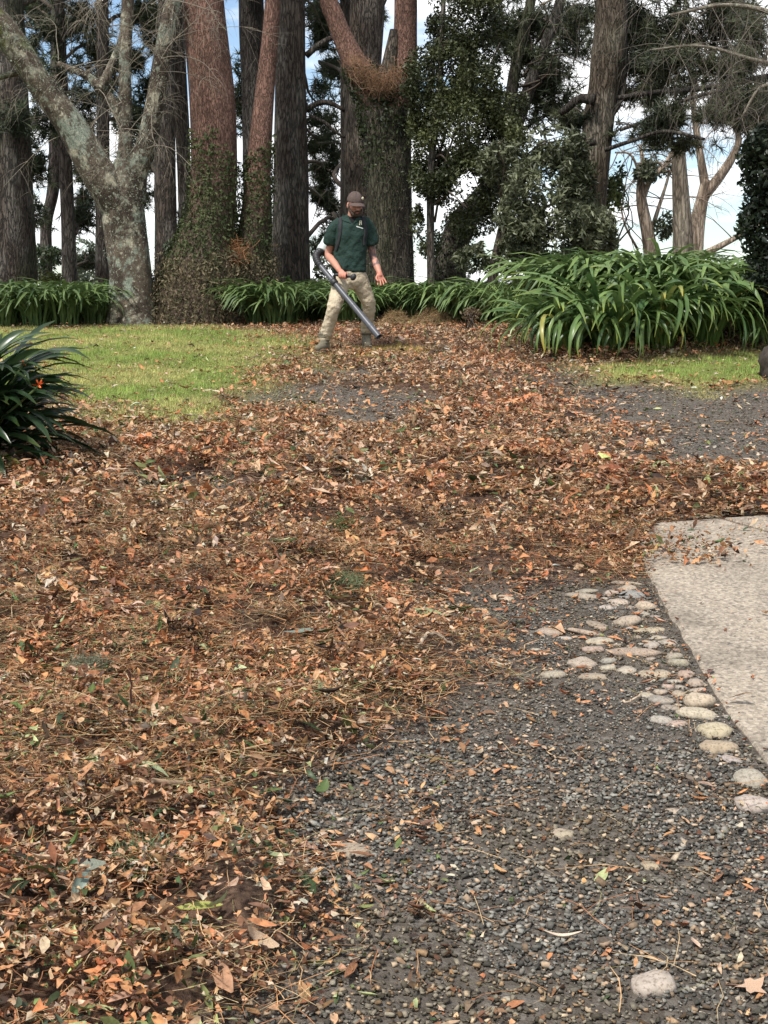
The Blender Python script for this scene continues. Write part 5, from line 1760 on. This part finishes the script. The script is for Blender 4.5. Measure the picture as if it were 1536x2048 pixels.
# ------------------------------------------------------------------ the worker
def ball(c, r3, A=None, nu=20, nv=14):
    th = np.linspace(0, 2 * np.pi, nu, endpoint=False); ph = np.linspace(-np.pi / 2, np.pi / 2, nv)[1:-1]
    TH, PH = np.meshgrid(th, ph)
    D = np.stack([np.cos(PH) * np.cos(TH), np.cos(PH) * np.sin(TH), np.sin(PH)], -1).reshape(-1, 3)
    D = np.vstack([D, [[0, 0, -1], [0, 0, 1]]])
    V = D * np.asarray(r3)
    if A is not None: V = V @ np.asarray(A).T
    V = V + np.asarray(c)
    m = nv - 2
    i = np.arange(m - 1)[:, None] * nu; k = np.arange(nu)[None]; k2 = (k + 1) % nu
    F4 = np.stack([i + k, i + k2, i + nu + k2, i + nu + k], -1).reshape(-1, 4)
    kk = np.arange(nu); kk2 = (kk + 1) % nu
    F3 = np.vstack([np.stack([np.full(nu, m * nu), kk2, kk], 1), np.stack([np.full(nu, m * nu + 1), (m - 1) * nu + kk, (m - 1) * nu + kk2], 1)])
    return V, F4, F3


def limb_to(acc, pts, rad, n=22, seg=18, flat=None, upv=None, ends=True):
    C = catmull(np.c_[np.asarray(pts, float), np.asarray(rad, float)], n)
    V, F4, F3, N = sweep(C[:, :3], np.maximum(C[:, 3], .003), seg, flat=flat, upv=upv)
    acc.add(V, F3, F4)
    for e in ((0, -1) if ends is True else ((0,) if ends == 'start' else ())):
        f = flat if flat is not None else (1, 1)
        if flat is None:
            V, F4, F3 = ball(C[e, :3], [C[e, 3]] * 3, None, 14, 10)
            acc.add(V, F3, F4)


def rings_to(acc, rings, seg=28, n=36):
    """stack of elliptic rings (centre, rx, ry) -> closed loft; x across, y depth"""
    C = catmull(np.array([[*c, rx, ry] for c, rx, ry in rings]), n)
    th = np.linspace(0, 2 * np.pi, seg, endpoint=False)
    sx = np.sign(np.cos(th)) * np.abs(np.cos(th)) ** .85; sy = np.sign(np.sin(th)) * np.abs(np.sin(th)) ** .85
    V = np.stack([C[:, None, 0] + C[:, None, 3] * sx, C[:, None, 1] + C[:, None, 4] * sy, np.repeat(C[:, 2:3], seg, 1)], -1).reshape(-1, 3)
    i = np.arange(n - 1)[:, None] * seg; k = np.arange(seg)[None]; k2 = (k + 1) % seg
    F4 = np.stack([i + k, i + seg + k, i + seg + k2, i + k2], -1).reshape(-1, 4)
    V = np.vstack([V, C[:1, :3], C[-1:, :3]])
    kk = np.arange(seg); kk2 = (kk + 1) % seg
    F3 = np.vstack([np.stack([np.full(seg, n * seg), kk, kk2], 1), np.stack([np.full(seg, n * seg + 1), (n - 1) * seg + kk2, (n - 1) * seg + kk], 1)])
    acc.add(V, F3, F4)


def fuse(acc, voxel, smooth=4, fac=.5, dec=None):
    """union of overlapping closed shapes into one continuous skin"""
    me = acc.mesh('tmp', None)
    t = obj('tmp', me)
    md = t.modifiers.new('r', 'REMESH'); md.mode = 'VOXEL'; md.voxel_size = voxel
    sm = t.modifiers.new('s', 'SMOOTH'); sm.iterations = smooth; sm.factor = fac
    if dec:
        dm = t.modifiers.new('d', 'DECIMATE'); dm.ratio = dec
    dg = bpy.context.evaluated_depsgraph_get()
    ev = t.evaluated_get(dg).to_mesh()
    V = np.zeros(len(ev.vertices) * 3); ev.vertices.foreach_get('co', V); V = V.reshape(-1, 3)
    Nn = np.zeros(len(ev.vertices) * 3); ev.vertices.foreach_get('normal', Nn); Nn = Nn.reshape(-1, 3)
    n = len(ev.polygons)
    lt = np.zeros(n, np.int32); ev.polygons.foreach_get('loop_total', lt)
    li = np.zeros(len(ev.loops), np.int32); ev.loops.foreach_get('vertex_index', li)
    ls = np.zeros(n, np.int32); ev.polygons.foreach_get('loop_start', ls)
    f4 = li[(ls[lt == 4])[:, None] + np.arange(4)]; f3 = li[(ls[lt == 3])[:, None] + np.arange(3)]
    bpy.data.objects.remove(t)
    return V, [f4, f3], Nn


DM = 15.8
FR = W(637, 702, 15.52); FL = W(733, 696, 16.03)
root = np.array([W(690, 700, DM)[0], DM, zg0(W(690, 700, DM)[0], DM)])
person = thing('person', root, 'man in dark green polo, khaki trousers and brown cap, using a leaf blower', 'person')

m_skin = attr_mat('skin', .55, .35, 60, .12)
m_shirt = simple('green_polo_fabric', (.016, .035, .028), .85, .2, 25, .18, .8, .03, 14)
m_trous = simple('khaki_drill', (.43, .365, .26), .88, .2, 14, .16, .9, .035, 13)
m_cap = simple('brown_cap_cloth', (.085, .062, .055), .9, .15, 80, .25, .2, .003)
m_boot = simple('olive_suede', (.14, .125, .09), .85, .2, 40, .3, .3, .005)
m_sole = simple('boot_rubber', (.15, .135, .105), .9, .2, 30, .25)
m_beard = simple('dark_beard', (.06, .04, .03), .8, .2, 120, .6, .6, .006, 160)
m_blk = simple('black_cotton', (.012, .012, .013), .9, .1, 40, .2)
m_strap = simple('dark_webbing', (.02, .021, .023), .75, .25, 90, .3)
m_tube = simple('blower_plastic', (.06, .064, .075), .42, .45, 12, .18)
m_tubed = simple('black_plastic', (.018, .018, .02), .5, .4, 30, .2)
m_hous = simple('pale_grey_plastic', (.46, .52, .50), .45, .4, 9, .12)
m_mark = simple('pale_print', (.62, .58, .40), .8, .2, 60, .1)
m_wht = simple('white_print', (.7, .72, .68), .8, .2, 60, .1)
m_lip = simple('lip', (.32, .13, .10), .5, .3, 60, .1)
m_eye = simple('eye', (.06, .045, .04), .25, .5, 60, .3)

# joints
hipR, hipL = W(686, 558, DM), W(716, 558, DM)
kneeR, ankR = W(668, 613, 15.52), W(649, 680, 15.62)
kneeL, ankL = W(738, 607, 15.86), W(733, 668, 16.06)
shR, shL = W(672, 450, DM), W(736, 450, DM)
elR, wrR = W(657, 509, 15.86), W(679, 541, 15.60)
elL, wrL = W(746, 513, 15.86), W(758.5, 545, 15.72)
neck0, neck1 = W(703, 446, DM + .01), W(707, 425, DM - .04)
headc = W(709.5, 410, DM - .07)

# head frame
yaw, pit = math.radians(22), math.radians(15)
hf = np.array([math.sin(yaw) * math.cos(pit), -math.cos(yaw) * math.cos(pit), -math.sin(pit)])
hr = np.cross(hf, [0, 0, 1.]); hr /= np.linalg.norm(hr)      # the wearer's right is -hr in the picture sense; only symmetry matters
hu = np.cross(hr, hf)
HA = np.stack([hr, hf, hu], 1)


def hp_(x, y, z): return headc + HA @ np.array([x, y, z])


body = Acc()
# torso and pelvis core
rings_to(body, [(W(701, 568, DM), .10, .07), (W(700, 552, DM), .145, .10), (W(701, 525, DM), .14, .095), (W(702, 495, DM), .15, .10), (W(703, 468, DM), .15, .10), (W(704, 454, DM), .125, .08), (W(704, 443, DM), .06, .06)])
limb_to(body, [neck0, neck1, hp_(0, -.02, -.04)], [.062, .058, .06])
# skull, jaw, nose, brows, ears
V, F4, F3 = ball((0, 0, 0), (.076, .096, .118), None, 36, 26)
lowz = np.clip(-V[:, 2] / .118, 0, 1)
V[:, 0] *= 1 - .28 * lowz ** 1.6
V[:, 1] = np.where(V[:, 1] < 0, V[:, 1] * (1 - .35 * lowz), V[:, 1] * (1 - .10 * lowz))
body.add(V @ HA.T + headc, F3, F4)
limb_to(body, [hp_(0, .088, .018), hp_(0, .104, -.006), hp_(0, .114, -.026)], [.010, .012, .015], 8, 12)
for s in (-1, 1):
    limb_to(body, [hp_(.006 * s, .094, .028), hp_(.03 * s, .09, .032), hp_(.056 * s, .066, .024)], [.010, .011, .009], 8, 10)
    limb_to(body, [hp_(.03 * s, .078, -.02), hp_(.048 * s, .066, -.018)], [.016, .016], 6, 10)
    V, F4, F3 = ball((0, 0, 0), (.011, .022, .034), None, 14, 10); body.add(V @ HA.T + hp_(.077 * s, -.008, -.006), F3, F4)
limb_to(body, [hp_(-.012, .107, -.03), hp_(.012, .107, -.03)], [.009, .009], 6, 10)
limb_to(body, [hp_(-.022, .083, -.064), hp_(0, .09, -.066), hp_(.022, .083, -.064)], [.011, .012, .011], 8, 10)
# arms
limb_to(body, [shR, shR * .5 + elR * .5, elR, elR * .55 + wrR * .45, wrR], [.046, .047, .043, .042, .029])
limb_to(body, [shL, shL * .5 + elL * .5, elL, elL * .55 + wrL * .45, wrL], [.046, .046, .041, .041, .029])
# legs inside the trousers
limb_to(body, [hipR, kneeR, ankR], [.075, .05, .04]); limb_to(body, [hipL, kneeL, ankL], [.075, .05, .04])
# right hand closed on the grip bar
hgA, hgB = W(672, 549.5, 15.56), W(703, 553, 15.50)           # grip axis: from the tube towards the middle of the body
ga = (hgB - hgA) / np.linalg.norm(hgB - hgA)
gc = W(686.5, 551.5, 15.525)
UPV = np.array([0, 0, 1.]); FRV = np.cross(ga, UPV); FRV = FRV if FRV[1] < 0 else -FRV
palm0 = wrR; palm1 = gc + UPV * .030 - FRV * -.006
limb_to(body, [wrR, wrR * .45 + palm1 * .55 - ga * .004, palm1], [.027, .031, .024], 10, 16)
for k, q in enumerate((-.036, -.0125, .011, .033)):
    b0 = gc + ga * (q + .002)
    ln = (.9, 1.0, 1.04, .98)[k]
    limb_to(body, [palm1 + ga * q * .75, b0 + UPV * .028 + FRV * .022, b0 + FRV * .034 * ln + UPV * .006, b0 + FRV * .030 * ln - UPV * .018, b0 + FRV * .006 - UPV * .028, b0 - FRV * .012 - UPV * .022],
            [.012, .0112, .0102, .0096, .009, .0082], 16, 12)
limb_to(body, [palm1 * .5 + wrR * .5 + ga * .02, gc + ga * .046 + UPV * .022, gc + ga * .05 - FRV * .02 - UPV * .002, gc + ga * .034 - FRV * .024 - UPV * .018], [.013, .012, .0105, .009], 12, 12)
# left hand hanging, half curled
kn = W(761.5, 556.5, 15.70)
hd = kn - wrL; hd /= np.linalg.norm(hd)
acr = np.cross(hd, np.array([.35, -1, 0.])); acr /= np.linalg.norm(acr); acr = acr if acr[0] > 0 else -acr
inw = np.cross(acr, hd); inw = inw if inw[1] < 0 else -inw      # towards the camera: the side the fingers curl to
inw = inw * .8 - acr * .35; inw /= np.linalg.norm(inw)
limb_to(body, [wrL, wrL * .5 + kn * .5], [.028, .03], 8, 16)
for q in (-.026, -.009, .009, .026):
    limb_to(body, [wrL + acr * q * .5, kn + acr * q], [.018, .0135], 8, 12)
for k, q in enumerate((-.034, -.0115, .0115, .034)):
    ln = (.92, 1.05, 1.0, .82)[k]
    p0 = kn + acr * q * .9; sp = acr * q * .35
    limb_to(body, [p0, p0 + hd * .038 * ln + inw * .005 + sp, p0 + hd * .068 * ln + inw * .016 + sp * 1.5, p0 + hd * .088 * ln + inw * .034 + sp * 1.7], [.0108, .0096, .0088, .0076], 12, 12)
limb_to(body, [wrL * .65 + kn * .35 - acr * .02, kn - acr * .047 - hd * .012 + inw * .012, kn - acr * .048 + hd * .016 + inw * .026, kn - acr * .038 + hd * .038 + inw * .034], [.015, .0125, .011, .009], 12, 12)

V, fc, Nn = fuse(body, .0046, 3, .5, .22)
skin = np.ones((len(V), 3)) * np.array([.44, .215, .15])
n1 = fbm(V * 30, 3, 3)[:, None]
skin = skin * (.88 + .24 * n1)
dR = np.linalg.norm(V - gc, axis=1)
skin = np.where((dR < .12)[:, None], skin * np.array([1.05, .9, .88]), skin)
dL = np.linalg.norm(V - (kn + hd * .03), axis=1)
skin = np.where((dL < .11)[:, None], skin * np.array([1.05, .88, .86]), skin)
# tattooed arm: ink from sleeve to the wrist
ax0, ax1 = shL, wrL
t_ = ((V - elL) @ (wrL - elL)) / ((wrL - elL) @ (wrL - elL))
near = np.minimum(np.linalg.norm(V - (elL + np.clip(t_, 0, 1)[:, None] * (wrL - elL)), axis=1),
                  np.linalg.norm(V - (shL + np.clip(((V - shL) @ (elL - shL)) / ((elL - shL) @ (elL - shL)), 0, 1)[:, None] * (elL - shL)), axis=1))
ink = (near < .075) & (t_ < .62) & (V[:, 2] < shL[2] - .08) & (V[:, 0] > shL[0] - .06)
nz = fbm(V * 42, 8, 3)
inkm = np.where(ink, sst(nz, .30, .46), 0)[:, None] * .85
skin = skin * (1 - inkm) + np.array([.085, .075, .08]) * inkm
hs = (V - headc) @ HA
cheek = np.exp(-((np.abs(hs[:, 0]) - .04) ** 2 / .0006 + (hs[:, 2] + .02) ** 2 / .0008 + (hs[:, 1] - .08) ** 2 / .002))[:, None]
skin = skin * (1 - .25 * cheek) + np.array([.46, .16, .12]) * .25 * cheek
obj('body', mesh_from('body', V - root, fc, skin, True, m_skin), person)

# trousers
tr = Acc()
rings_to(tr, [(W(700, 577, DM), .085, .085), (W(700, 566, DM), .165, .118), (W(700, 552, DM), .172, .122), (W(699, 538, DM), .160, .115), (W(700, 531, DM), .155, .11)])
limb_to(tr, [hipR + np.array([0.0, 0, .02]), hipR * .55 + kneeR * .45, kneeR, kneeR * .5 + ankR * .5, ankR + np.array([0, 0, .035])], [.096, .086, .067, .062, .061], 30, 24)
limb_to(tr, [hipL + np.array([0.0, 0, .02]), hipL * .55 + kneeL * .45, kneeL, kneeL * .5 + ankL * .5, ankL + np.array([0, 0, .035])], [.096, .086, .068, .062, .060], 30, 24)
V, fc, Nn = fuse(tr, .0105, 4, .5)


def creases(V, Nn, seed, amp, sc, rot):
    c, s = math.cos(rot), math.sin(rot)
    Q = np.stack([V[:, 0] * c - V[:, 2] * s, V[:, 1], V[:, 0] * s + V[:, 2] * c], 1)
    n = fbm(Q * np.array(sc), seed, 3)
    ridge = 1 - np.abs(n - .5) * 4
    return V + Nn * (amp * np.clip(ridge, -.6, 1))[:, None]


V = creases(V, Nn, 12, .011, (3, 4, 11), .5); V = creases(V, Nn, 15, .005, (8, 6, 22), -.6)
low = np.exp(-((V[:, 2] - (ankR[2] + .10)) / .07) ** 2)
V = V + Nn * (.012 * low * (fbm(V * np.array([9, 9, 26]), 31, 2) - .5) * 2)[:, None]
obj('trousers', mesh_from('trousers', V - root, fc, None, True, m_trous), person)

# polo shirt
sh = Acc()
rings_to(sh, [(W(699, 543, DM), .172, .128), (W(699, 532, DM), .166, .126), (W(700, 512, DM), .160, .122), (W(702, 490, DM), .162, .124), (W(704, 470, DM), .176, .126), (W(704, 455, DM), .180, .116), (W(704, 446, DM), .155, .095),
              (W(704, 438, DM + .01), .10, .082), (W(704.5, 432, DM), .068, .07)], 32, 44)
limb_to(sh, [shR + np.array([.03, 0, .0]), shR * .8 + elR * .2, shR * .36 + elR * .64], [.070, .072, .073], 14, 22, ends='start')
limb_to(sh, [shL - np.array([.03, 0, .0]), shL * .8 + elL * .2, shL * .40 + elL * .60], [.070, .070, .071], 14, 22, ends='start')
V, fc, Nn = fuse(sh, .0095, 4, .5)
V = creases(V, Nn, 22, .017, (7, 4, 3), .55); V = creases(V, Nn, 25, .010, (10, 5, 4), -.7)
hem = np.exp(-((V[:, 2] - W(700, 538, DM)[2]) / .05) ** 2)
V = V + Nn * (.006 * hem * np.sin(V[:, 0] * 55 + 1))[:, None]
sh_me = mesh_from('polo_shirt', V - root, fc, None, True, m_shirt)
shirt = obj('polo_shirt', sh_me, person)
tri = [tuple(f) for f in fc[0]] + [tuple(f) for f in fc[1]]
bvh = BVHTree.FromPolygons([Vector(v) for v in V], tri)


def on_shirt(px, py, off=.004):
    o0 = np.array([0, 0, CAM_H]); p = W(px, py, DM); dv = p - o0; L = np.linalg.norm(dv); dv /= L
    hit = bvh.ray_cast(Vector(o0 + dv * (L - 1.2)), Vector(dv))
    q = np.array(hit[0]) if hit[0] is not None else p
    return q - dv * off


def patch(poly, off, name, mat, parent, sub=5):
    """quad (4 pixel corners) laid over the shirt as a thin sheet"""
    a, b, c, d = [np.array(q, float) for q in poly]
    V = []
    for i in range(sub + 1):
        for j in range(sub + 1):
            u, v = i / sub, j / sub
            q = (a * (1 - u) + b * u) * (1 - v) + (d * (1 - u) + c * u) * v
            V.append(on_shirt(q[0], q[1], off))
    V = np.array(V)
    V2 = V + np.array([0, off * .9, 0])
    n = (sub + 1) ** 2
    F = []
    for i in range(sub):
        for j in range(sub):
            k = i * (sub + 1) + j
            F += [[k, k + 1, k + sub + 2, k + sub + 1], [n + k, n + k + sub + 1, n + k + sub + 2, n + k + 1]]
    return obj(name, mesh_from(name, np.vstack([V, V2]) - root, [np.array(F)], None, True, mat), parent)


patch([(697, 434), (713, 434), (708, 446), (703, 446)], .005, 'undershirt', m_blk, person, 4)
col_ = Acc()
for s, pl in ((0, [(686, 428), (697, 437), (701.5, 446), (680, 438.5)]), (1, [(717, 431), (712.5, 437), (706.5, 447), (724, 438.5)])):
    patch(pl, .013, 'collar', m_shirt, shirt, 5)
patch([(704.3, 446), (707, 446), (708.5, 460), (705.5, 460)], .007, 'placket', m_shirt, shirt, 4)
for q in ([(718.6, 441.5), (720.0, 441.5), (720.0, 450), (718.6, 450)], [(722.2, 441.5), (723.6, 441.5), (723.6, 450), (722.2, 450)], [(720.0, 444.6), (722.2, 444.6), (722.2, 446.6), (720.0, 446.6)], [(719.4, 441.5), (722.8, 441.5), (722.8, 442.6), (719.4, 442.6)]):
    patch(q, .007, 'emblem_bar', m_mark, shirt, 2)
for k in range(6):
    x0 = 713 + k * 2.25; y0 = 451.8 + k * .72
    patch([(x0, y0), (x0 + 1.9, y0 + .6), (x0 + 1.9, y0 + 2.4), (x0, y0 + 1.8)], .007, 'lettering', m_wht, shirt, 2)

# beard, lips, eyes, hair, cap
bd = Acc()
V, F4, F3 = ball((0, .036, -.088), (.052, .056, .040), None, 22, 16); bd.add(V @ HA.T + headc, F3, F4)
for s in (-1, 1):
    limb_to(bd, [hp_(.074 * s, .015, .012), hp_(.071 * s, .03, -.03), hp_(.055 * s, .052, -.068), hp_(.03 * s, .075, -.09)], [.010, .014, .018, .022], 10, 12)
    limb_to(bd, [hp_(.002 * s, .106, -.049), hp_(.022 * s, .098, -.054), hp_(.036 * s, .082, -.074)], [.008, .009, .011], 8, 10)
V, fc, Nn = fuse(bd, .005, 2, .5)
V = V + Nn * ((fbm(V * 70, 5, 3) - .45) * .010)[:, None]
obj('beard', mesh_from('beard', V - root, fc, None, True, m_beard), person)
lp = Acc()
limb_to(lp, [hp_(-.02, .096, -.066), hp_(0, .103, -.0655), hp_(.02, .096, -.066)], [.004, .0058, .004], 10, 8)
obj('lips', lp.mesh('lips', m_lip, True, root), person)
for s in (-1, 1):
    V, F4, F3 = ball(hp_(.031 * s, .083, .008), (.0105,) * 3, None, 12, 9)
    obj('eye', mesh_from('eye', V - root, [F4, F3], None, True, m_eye), person)
V, F4, F3 = ball((0, -.022, -.012), (.080, .082, .075), None, 24, 16)
V[:, 2] = np.maximum(V[:, 2], -.055)
k_ = (V[:, 1] < .02)
obj('hair', mesh_from('hair', (V * np.where(k_, 1, .9)[:, None]) @ HA.T + headc - root, [F4, F3], None, True, m_beard), person)
V, F4, F3 = ball((0, 0, 0), (.087, .108, .100), None, 36, 26)
V[:, 2] = np.where(V[:, 2] < 0, V[:, 2] * .10, V[:, 2])
V[:, 2] += .006 * np.cos(np.arctan2(V[:, 1], V[:, 0]) * 6) * (V[:, 2] > .02)
cap = obj('cap', mesh_from('cap', (V + np.array([0, -.006, .042])) @ HA.T + headc - root, [F4, F3], None, True, m_cap), person)
bv = []
na, nb = 17, 6
for side in (0, 1):
    for i in range(na):
        a = math.radians(-68 + 136 * i / (na - 1))
        for j in range(nb):
            t = j / (nb - 1)
            x0, y0 = .087 * math.sin(a), .103 * math.cos(a)
            ext = .082 * math.cos(a * .98) ** .55
            xx, yy = x0 * (1 + .05 * t), y0 + ext * t
            zz = .044 - .10 * (xx / .087) ** 2 * .22 - .27 * ext * t - .004 * side
            bv.append([xx, yy, zz])
bv = np.array(bv); n = na * nb
bf = []
for i in range(na - 1):
    for j in range(nb - 1):
        k = i * nb + j
        bf += [[k, k + nb, k + nb + 1, k + 1], [n + k, n + k + 1, n + k + nb + 1, n + k + nb]]
    k = i * nb + nb - 1
    bf += [[k, k + nb, n + k + nb, n + k]]
obj('brim', mesh_from('brim', bv @ HA.T + headc - root, [np.array(bf)], None, True, m_cap), cap)
V, F4, F3 = ball((-.055, .078, .088), (.013, .006, .018), None, 10, 8)
obj('badge', mesh_from('badge', V @ HA.T + headc - root, [F4, F3], None, True, m_mark), cap)

# boots
def boot(ank, toe, heel_back, gz):
    ft = np.array([toe[0] - ank[0], toe[1] - ank[1], 0]); ft /= np.linalg.norm(ft)
    sd = np.cross(ft, [0, 0, 1.])
    a = Acc()
    base = np.array([ank[0], ank[1], gz])
    limb_to(a, [base + np.array([0, 0, .20]), base + np.array([0, 0, .13]), base + np.array([0, 0, .06]) - ft * .01], [.062, .054, .054], 10, 18)
    limb_to(a, [base - ft * .045 + np.array([0, 0, .045]), base + ft * .05 + np.array([0, 0, .055]), base + ft * .13 + np.array([0, 0, .048]), base + ft * .185 + np.array([0, 0, .042])], [.045, .05, .046, .038], 14, 16)
    limb_to(a, [base + np.array([0, 0, .12]), base + ft * .06 + np.array([0, 0, .075])], [.05, .044], 8, 14)
    limb_to(a, [base + np.array([0, 0, .188]) + ft * .01, base + np.array([0, 0, .2]) - ft * .005], [.066, .066], 4, 18)
    V, fc, Nn = fuse(a, .007, 3, .5)
    V[:, 2] = np.maximum(V[:, 2], gz + .02)
    V = V + Nn * (.003 * np.sin(V[:, 2] * 190))[:, None] * ((V[:, 2] - gz) > .1)[:, None]
    b = obj('boot', mesh_from('boot', V - root, fc, None, True, m_boot), person)
    # sole: outline swept down
    tt = np.linspace(0, 2 * np.pi, 28, endpoint=False)
    sv = []
    for zq, gr in ((-.012, 1.0), (.004, 1.05), (.022, 1.03), (.03, .97)):
        for t in tt:
            l = math.cos(t) * .135 + .07; w = math.sin(t) * (.050 + .008 * math.cos(t)) * gr
            q = base + ft * (l * gr) + sd * w; sv.append([q[0], q[1], gz + zq])
    sv = np.array(sv); k = np.arange(28); k2 = (k + 1) % 28
    sf = np.vstack([np.stack([j * 28 + k, j * 28 + k2, (j + 1) * 28 + k2, (j + 1) * 28 + k], 1) for j in range(3)])
    me = bpy.data.meshes.new('sole')
    me.from_pydata([tuple(v - root) for v in sv], [], [tuple(f) for f in sf] + [tuple(3 * 28 + k), tuple(k[::-1])])
    me.materials.append(m_sole); me.update()
    obj('sole', me, b)
    for q in range(4):
        c0 = base + ft * (.035 + .022 * q) + np.array([0, 0, .125 - .016 * q])
        V, F4, F3, N = sweep(np.array([c0 - sd * .028 + ft * .012, c0 + ft * .022 + UPV * .006, c0 + sd * .028 + ft * .012]), [.003] * 3, 6)
        obj('lace', mesh_from('lace', V - root, [F4, F3], None, True, m_sole), b)


boot(ankR, ankR + np.array([-.32, -.85, 0]), 0, zg0(ankR[0], ankR[1]) + .012)
boot(ankL, ankL + np.array([.10, -.9, 0]), 0, zg0(ankL[0], ankL[1]) + .012)

# ------------------------------------------------------------------ backpack leaf blower
bl = thing('leaf_blower', root + np.array([0, .25, .0]), 'grey backpack leaf blower with long black tube worn and held by the man', 'leaf blower')
bo = np.array(bl.location)


def bpart(name, V, fc, mat, parent=None, smooth=True):
    return obj(name, mesh_from(name, V - bo, fc, None, smooth, mat), parent or bl)


TA, TB = W(641, 532, 15.72), W(758, 673.5, 15.18)
td = (TB - TA); TL = np.linalg.norm(td); td /= TL
n = 60
t = np.linspace(0, 1, n)
rad = np.interp(t, [0, .20, .205, .26, .265, .55, .552, .565, .567, .84, .842, .86, .862, 1], [.030, .030, .036, .036, .031, .032, .036, .036, .033, .035, .039, .039, .036, .037])
path = TA + td * (TL * t)[:, None]
V, F4, F3, N = sweep(path, rad, 24, cap=False)
Vi, F4i, _, _ = sweep(path[::-1], rad[::-1] - .004, 24, cap=False)
m_ = len(V)
k = np.arange(24); k2 = (k + 1) % 24
rim = []
tube = Acc(); tube.add(V, None, F4); tube.add(Vi, None, F4i)
tb = bpart('blow_tube', np.concatenate(tube.V), [np.concatenate(tube.F4)], m_tube)
# rim of the nozzle
V, F4, F3, N = sweep(np.array([TB + (np.cross(td, [1, 0, 0]) / np.linalg.norm(np.cross(td, [1, 0, 0])) * math.cos(a) + np.cross(td, np.cross(td, [1, 0, 0])) / np.linalg.norm(np.cross(td, np.cross(td, [1, 0, 0]))) * math.sin(a)) * .0355 for a in np.linspace(0, 2 * math.pi, 30)]), np.full(30, .003), 6, cap=False)
bpart('nozzle_rim', V, [F4], m_tube, tb)
# ribbed hose
HS = [W(651, 503, 16.0), W(640, 504, 15.95), W(632.5, 512, 15.86), W(635, 523, 15.78), TA + td * .01]
C = catmull(HS, 90)
ss = np.linspace(0, 1, 90)
V, F4, F3, N = sweep(C, .045 + .005 * np.sin(ss * 2 * np.pi * 11) - .009 * ss, 20)
bpart('ribbed_hose', V, [F4, F3], m_tubed)
# handle: clamp on the tube, bar, throttle grip
ct = TA + td * (TL * .235)
V, F4, F3, N = sweep(np.array([ct - td * .03, ct - td * .012, ct + td * .02, ct + td * .035]), [.037, .043, .043, .037], 20)
hd_ = bpart('clamp', V, [F4, F3], m_tubed)
V, F4, F3, N = sweep(catmull([ct, hgA * .4 + ct * .6 + UPV * .012, hgA, hgB, hgB + ga * .02], 24), np.interp(np.linspace(0, 1, 24), [0, .4, .5, .8, 1], [.014, .014, .017, .017, .016]), 14)
bpart('grip', V, [F4, F3], m_tubed)
V, F4, F3 = ball((0, 0, 0), (.030, .026, .040), None, 18, 12)
rot = np.array(Matrix.Rotation(.5, 3, 'Y'))
bpart('throttle_housing', V @ rot.T + hgB + ga * .022 - UPV * .004, [F4, F3], m_tubed)
# engine on the back
def rbox(c, s, mat, name, parent=None, bev=.25):
    V, F4, F3 = ball((0, 0, 0), (1, 1, 1), None, 24, 16)
    p = 5.0
    V = V / ((np.abs(V) ** p).sum(1) ** (1 / p))[:, None] * np.array(s)
    return bpart(name, V + np.array(c), [F4, F3], mat, parent)


BK = W(700, 485, DM + .30)
rbox(BK + np.array([0, -.10, .02]), (.15, .03, .24), m_tubed, 'back_frame')
V, F4, F3, N = sweep(np.array([BK + np.array([-.02, -.05, -.02]), BK + np.array([-.02, .0, -.02]), BK + np.array([-.02, .09, -.02])]), [.165, .17, .15], 32)
bpart('fan_housing', V, [F4, F3], m_tubed)
rbox(BK + np.array([.0, .11, .13]), (.15, .11, .12), m_hous, 'engine_cover')
rbox(BK + np.array([.02, .06, -.20]), (.15, .08, .06), m_hous, 'fuel_tank')
V, F4, F3, N = sweep(catmull([BK + np.array([-.10, .03, -.02]), W(662, 478, DM + .24), W(651, 490, DM + .22), W(643, 503, DM + .18)], 24), np.interp(np.linspace(0, 1, 24), [0, .8, .82, 1], [.075, .062, .068, .064]), 24)
bpart('outlet_duct', V, [F4, F3], m_hous)


def strap(pts, w, name='shoulder_strap'):
    P = []
    for q in pts:
        P.append(on_shirt(q[0], q[1], .008) if len(q) == 2 else W(*q))
    path = catmull(P, 30)
    fin = []
    for p in path:
        loc, nr, idx, ds = bvh.find_nearest(Vector(p))
        if loc is not None and ds < .06: p = np.array(loc) + np.array(nr) * .009
        fin.append(p)
    fin = np.array(fin)
    T = np.gradient(fin, axis=0); T /= np.linalg.norm(T, axis=1, keepdims=True)
    V = []
    for p, tt in zip(fin, T):
        loc, nr, idx, ds = bvh.find_nearest(Vector(p)); nr = np.array(nr)
        s = np.cross(tt, nr); s /= np.linalg.norm(s) + 1e-9
        V += [p - s * w / 2 - nr * .006, p - s * w / 2 + nr * .002, p + nr * .006, p + s * w / 2 + nr * .002, p + s * w / 2 - nr * .006]
    V = np.array(V); F = []
    for k in range(29):
        for j in range(4): F.append([5 * k + j, 5 * k + j + 1, 5 * k + j + 6, 5 * k + j + 5])
    return bpart(name, V, [np.array(F)], m_strap)


strap([(672, 500), (675, 488), (679, 470), (680, 455), (681, 444), (682, 439, DM + .02), (684, 446, DM + .12), (686, 460, DM + .17)], .044)
strap([(729, 490), (729, 478), (731, 465), (731, 455), (729, 444), (726, 439, DM + .02), (722, 446, DM + .12), (720, 460, DM + .17)], .044)
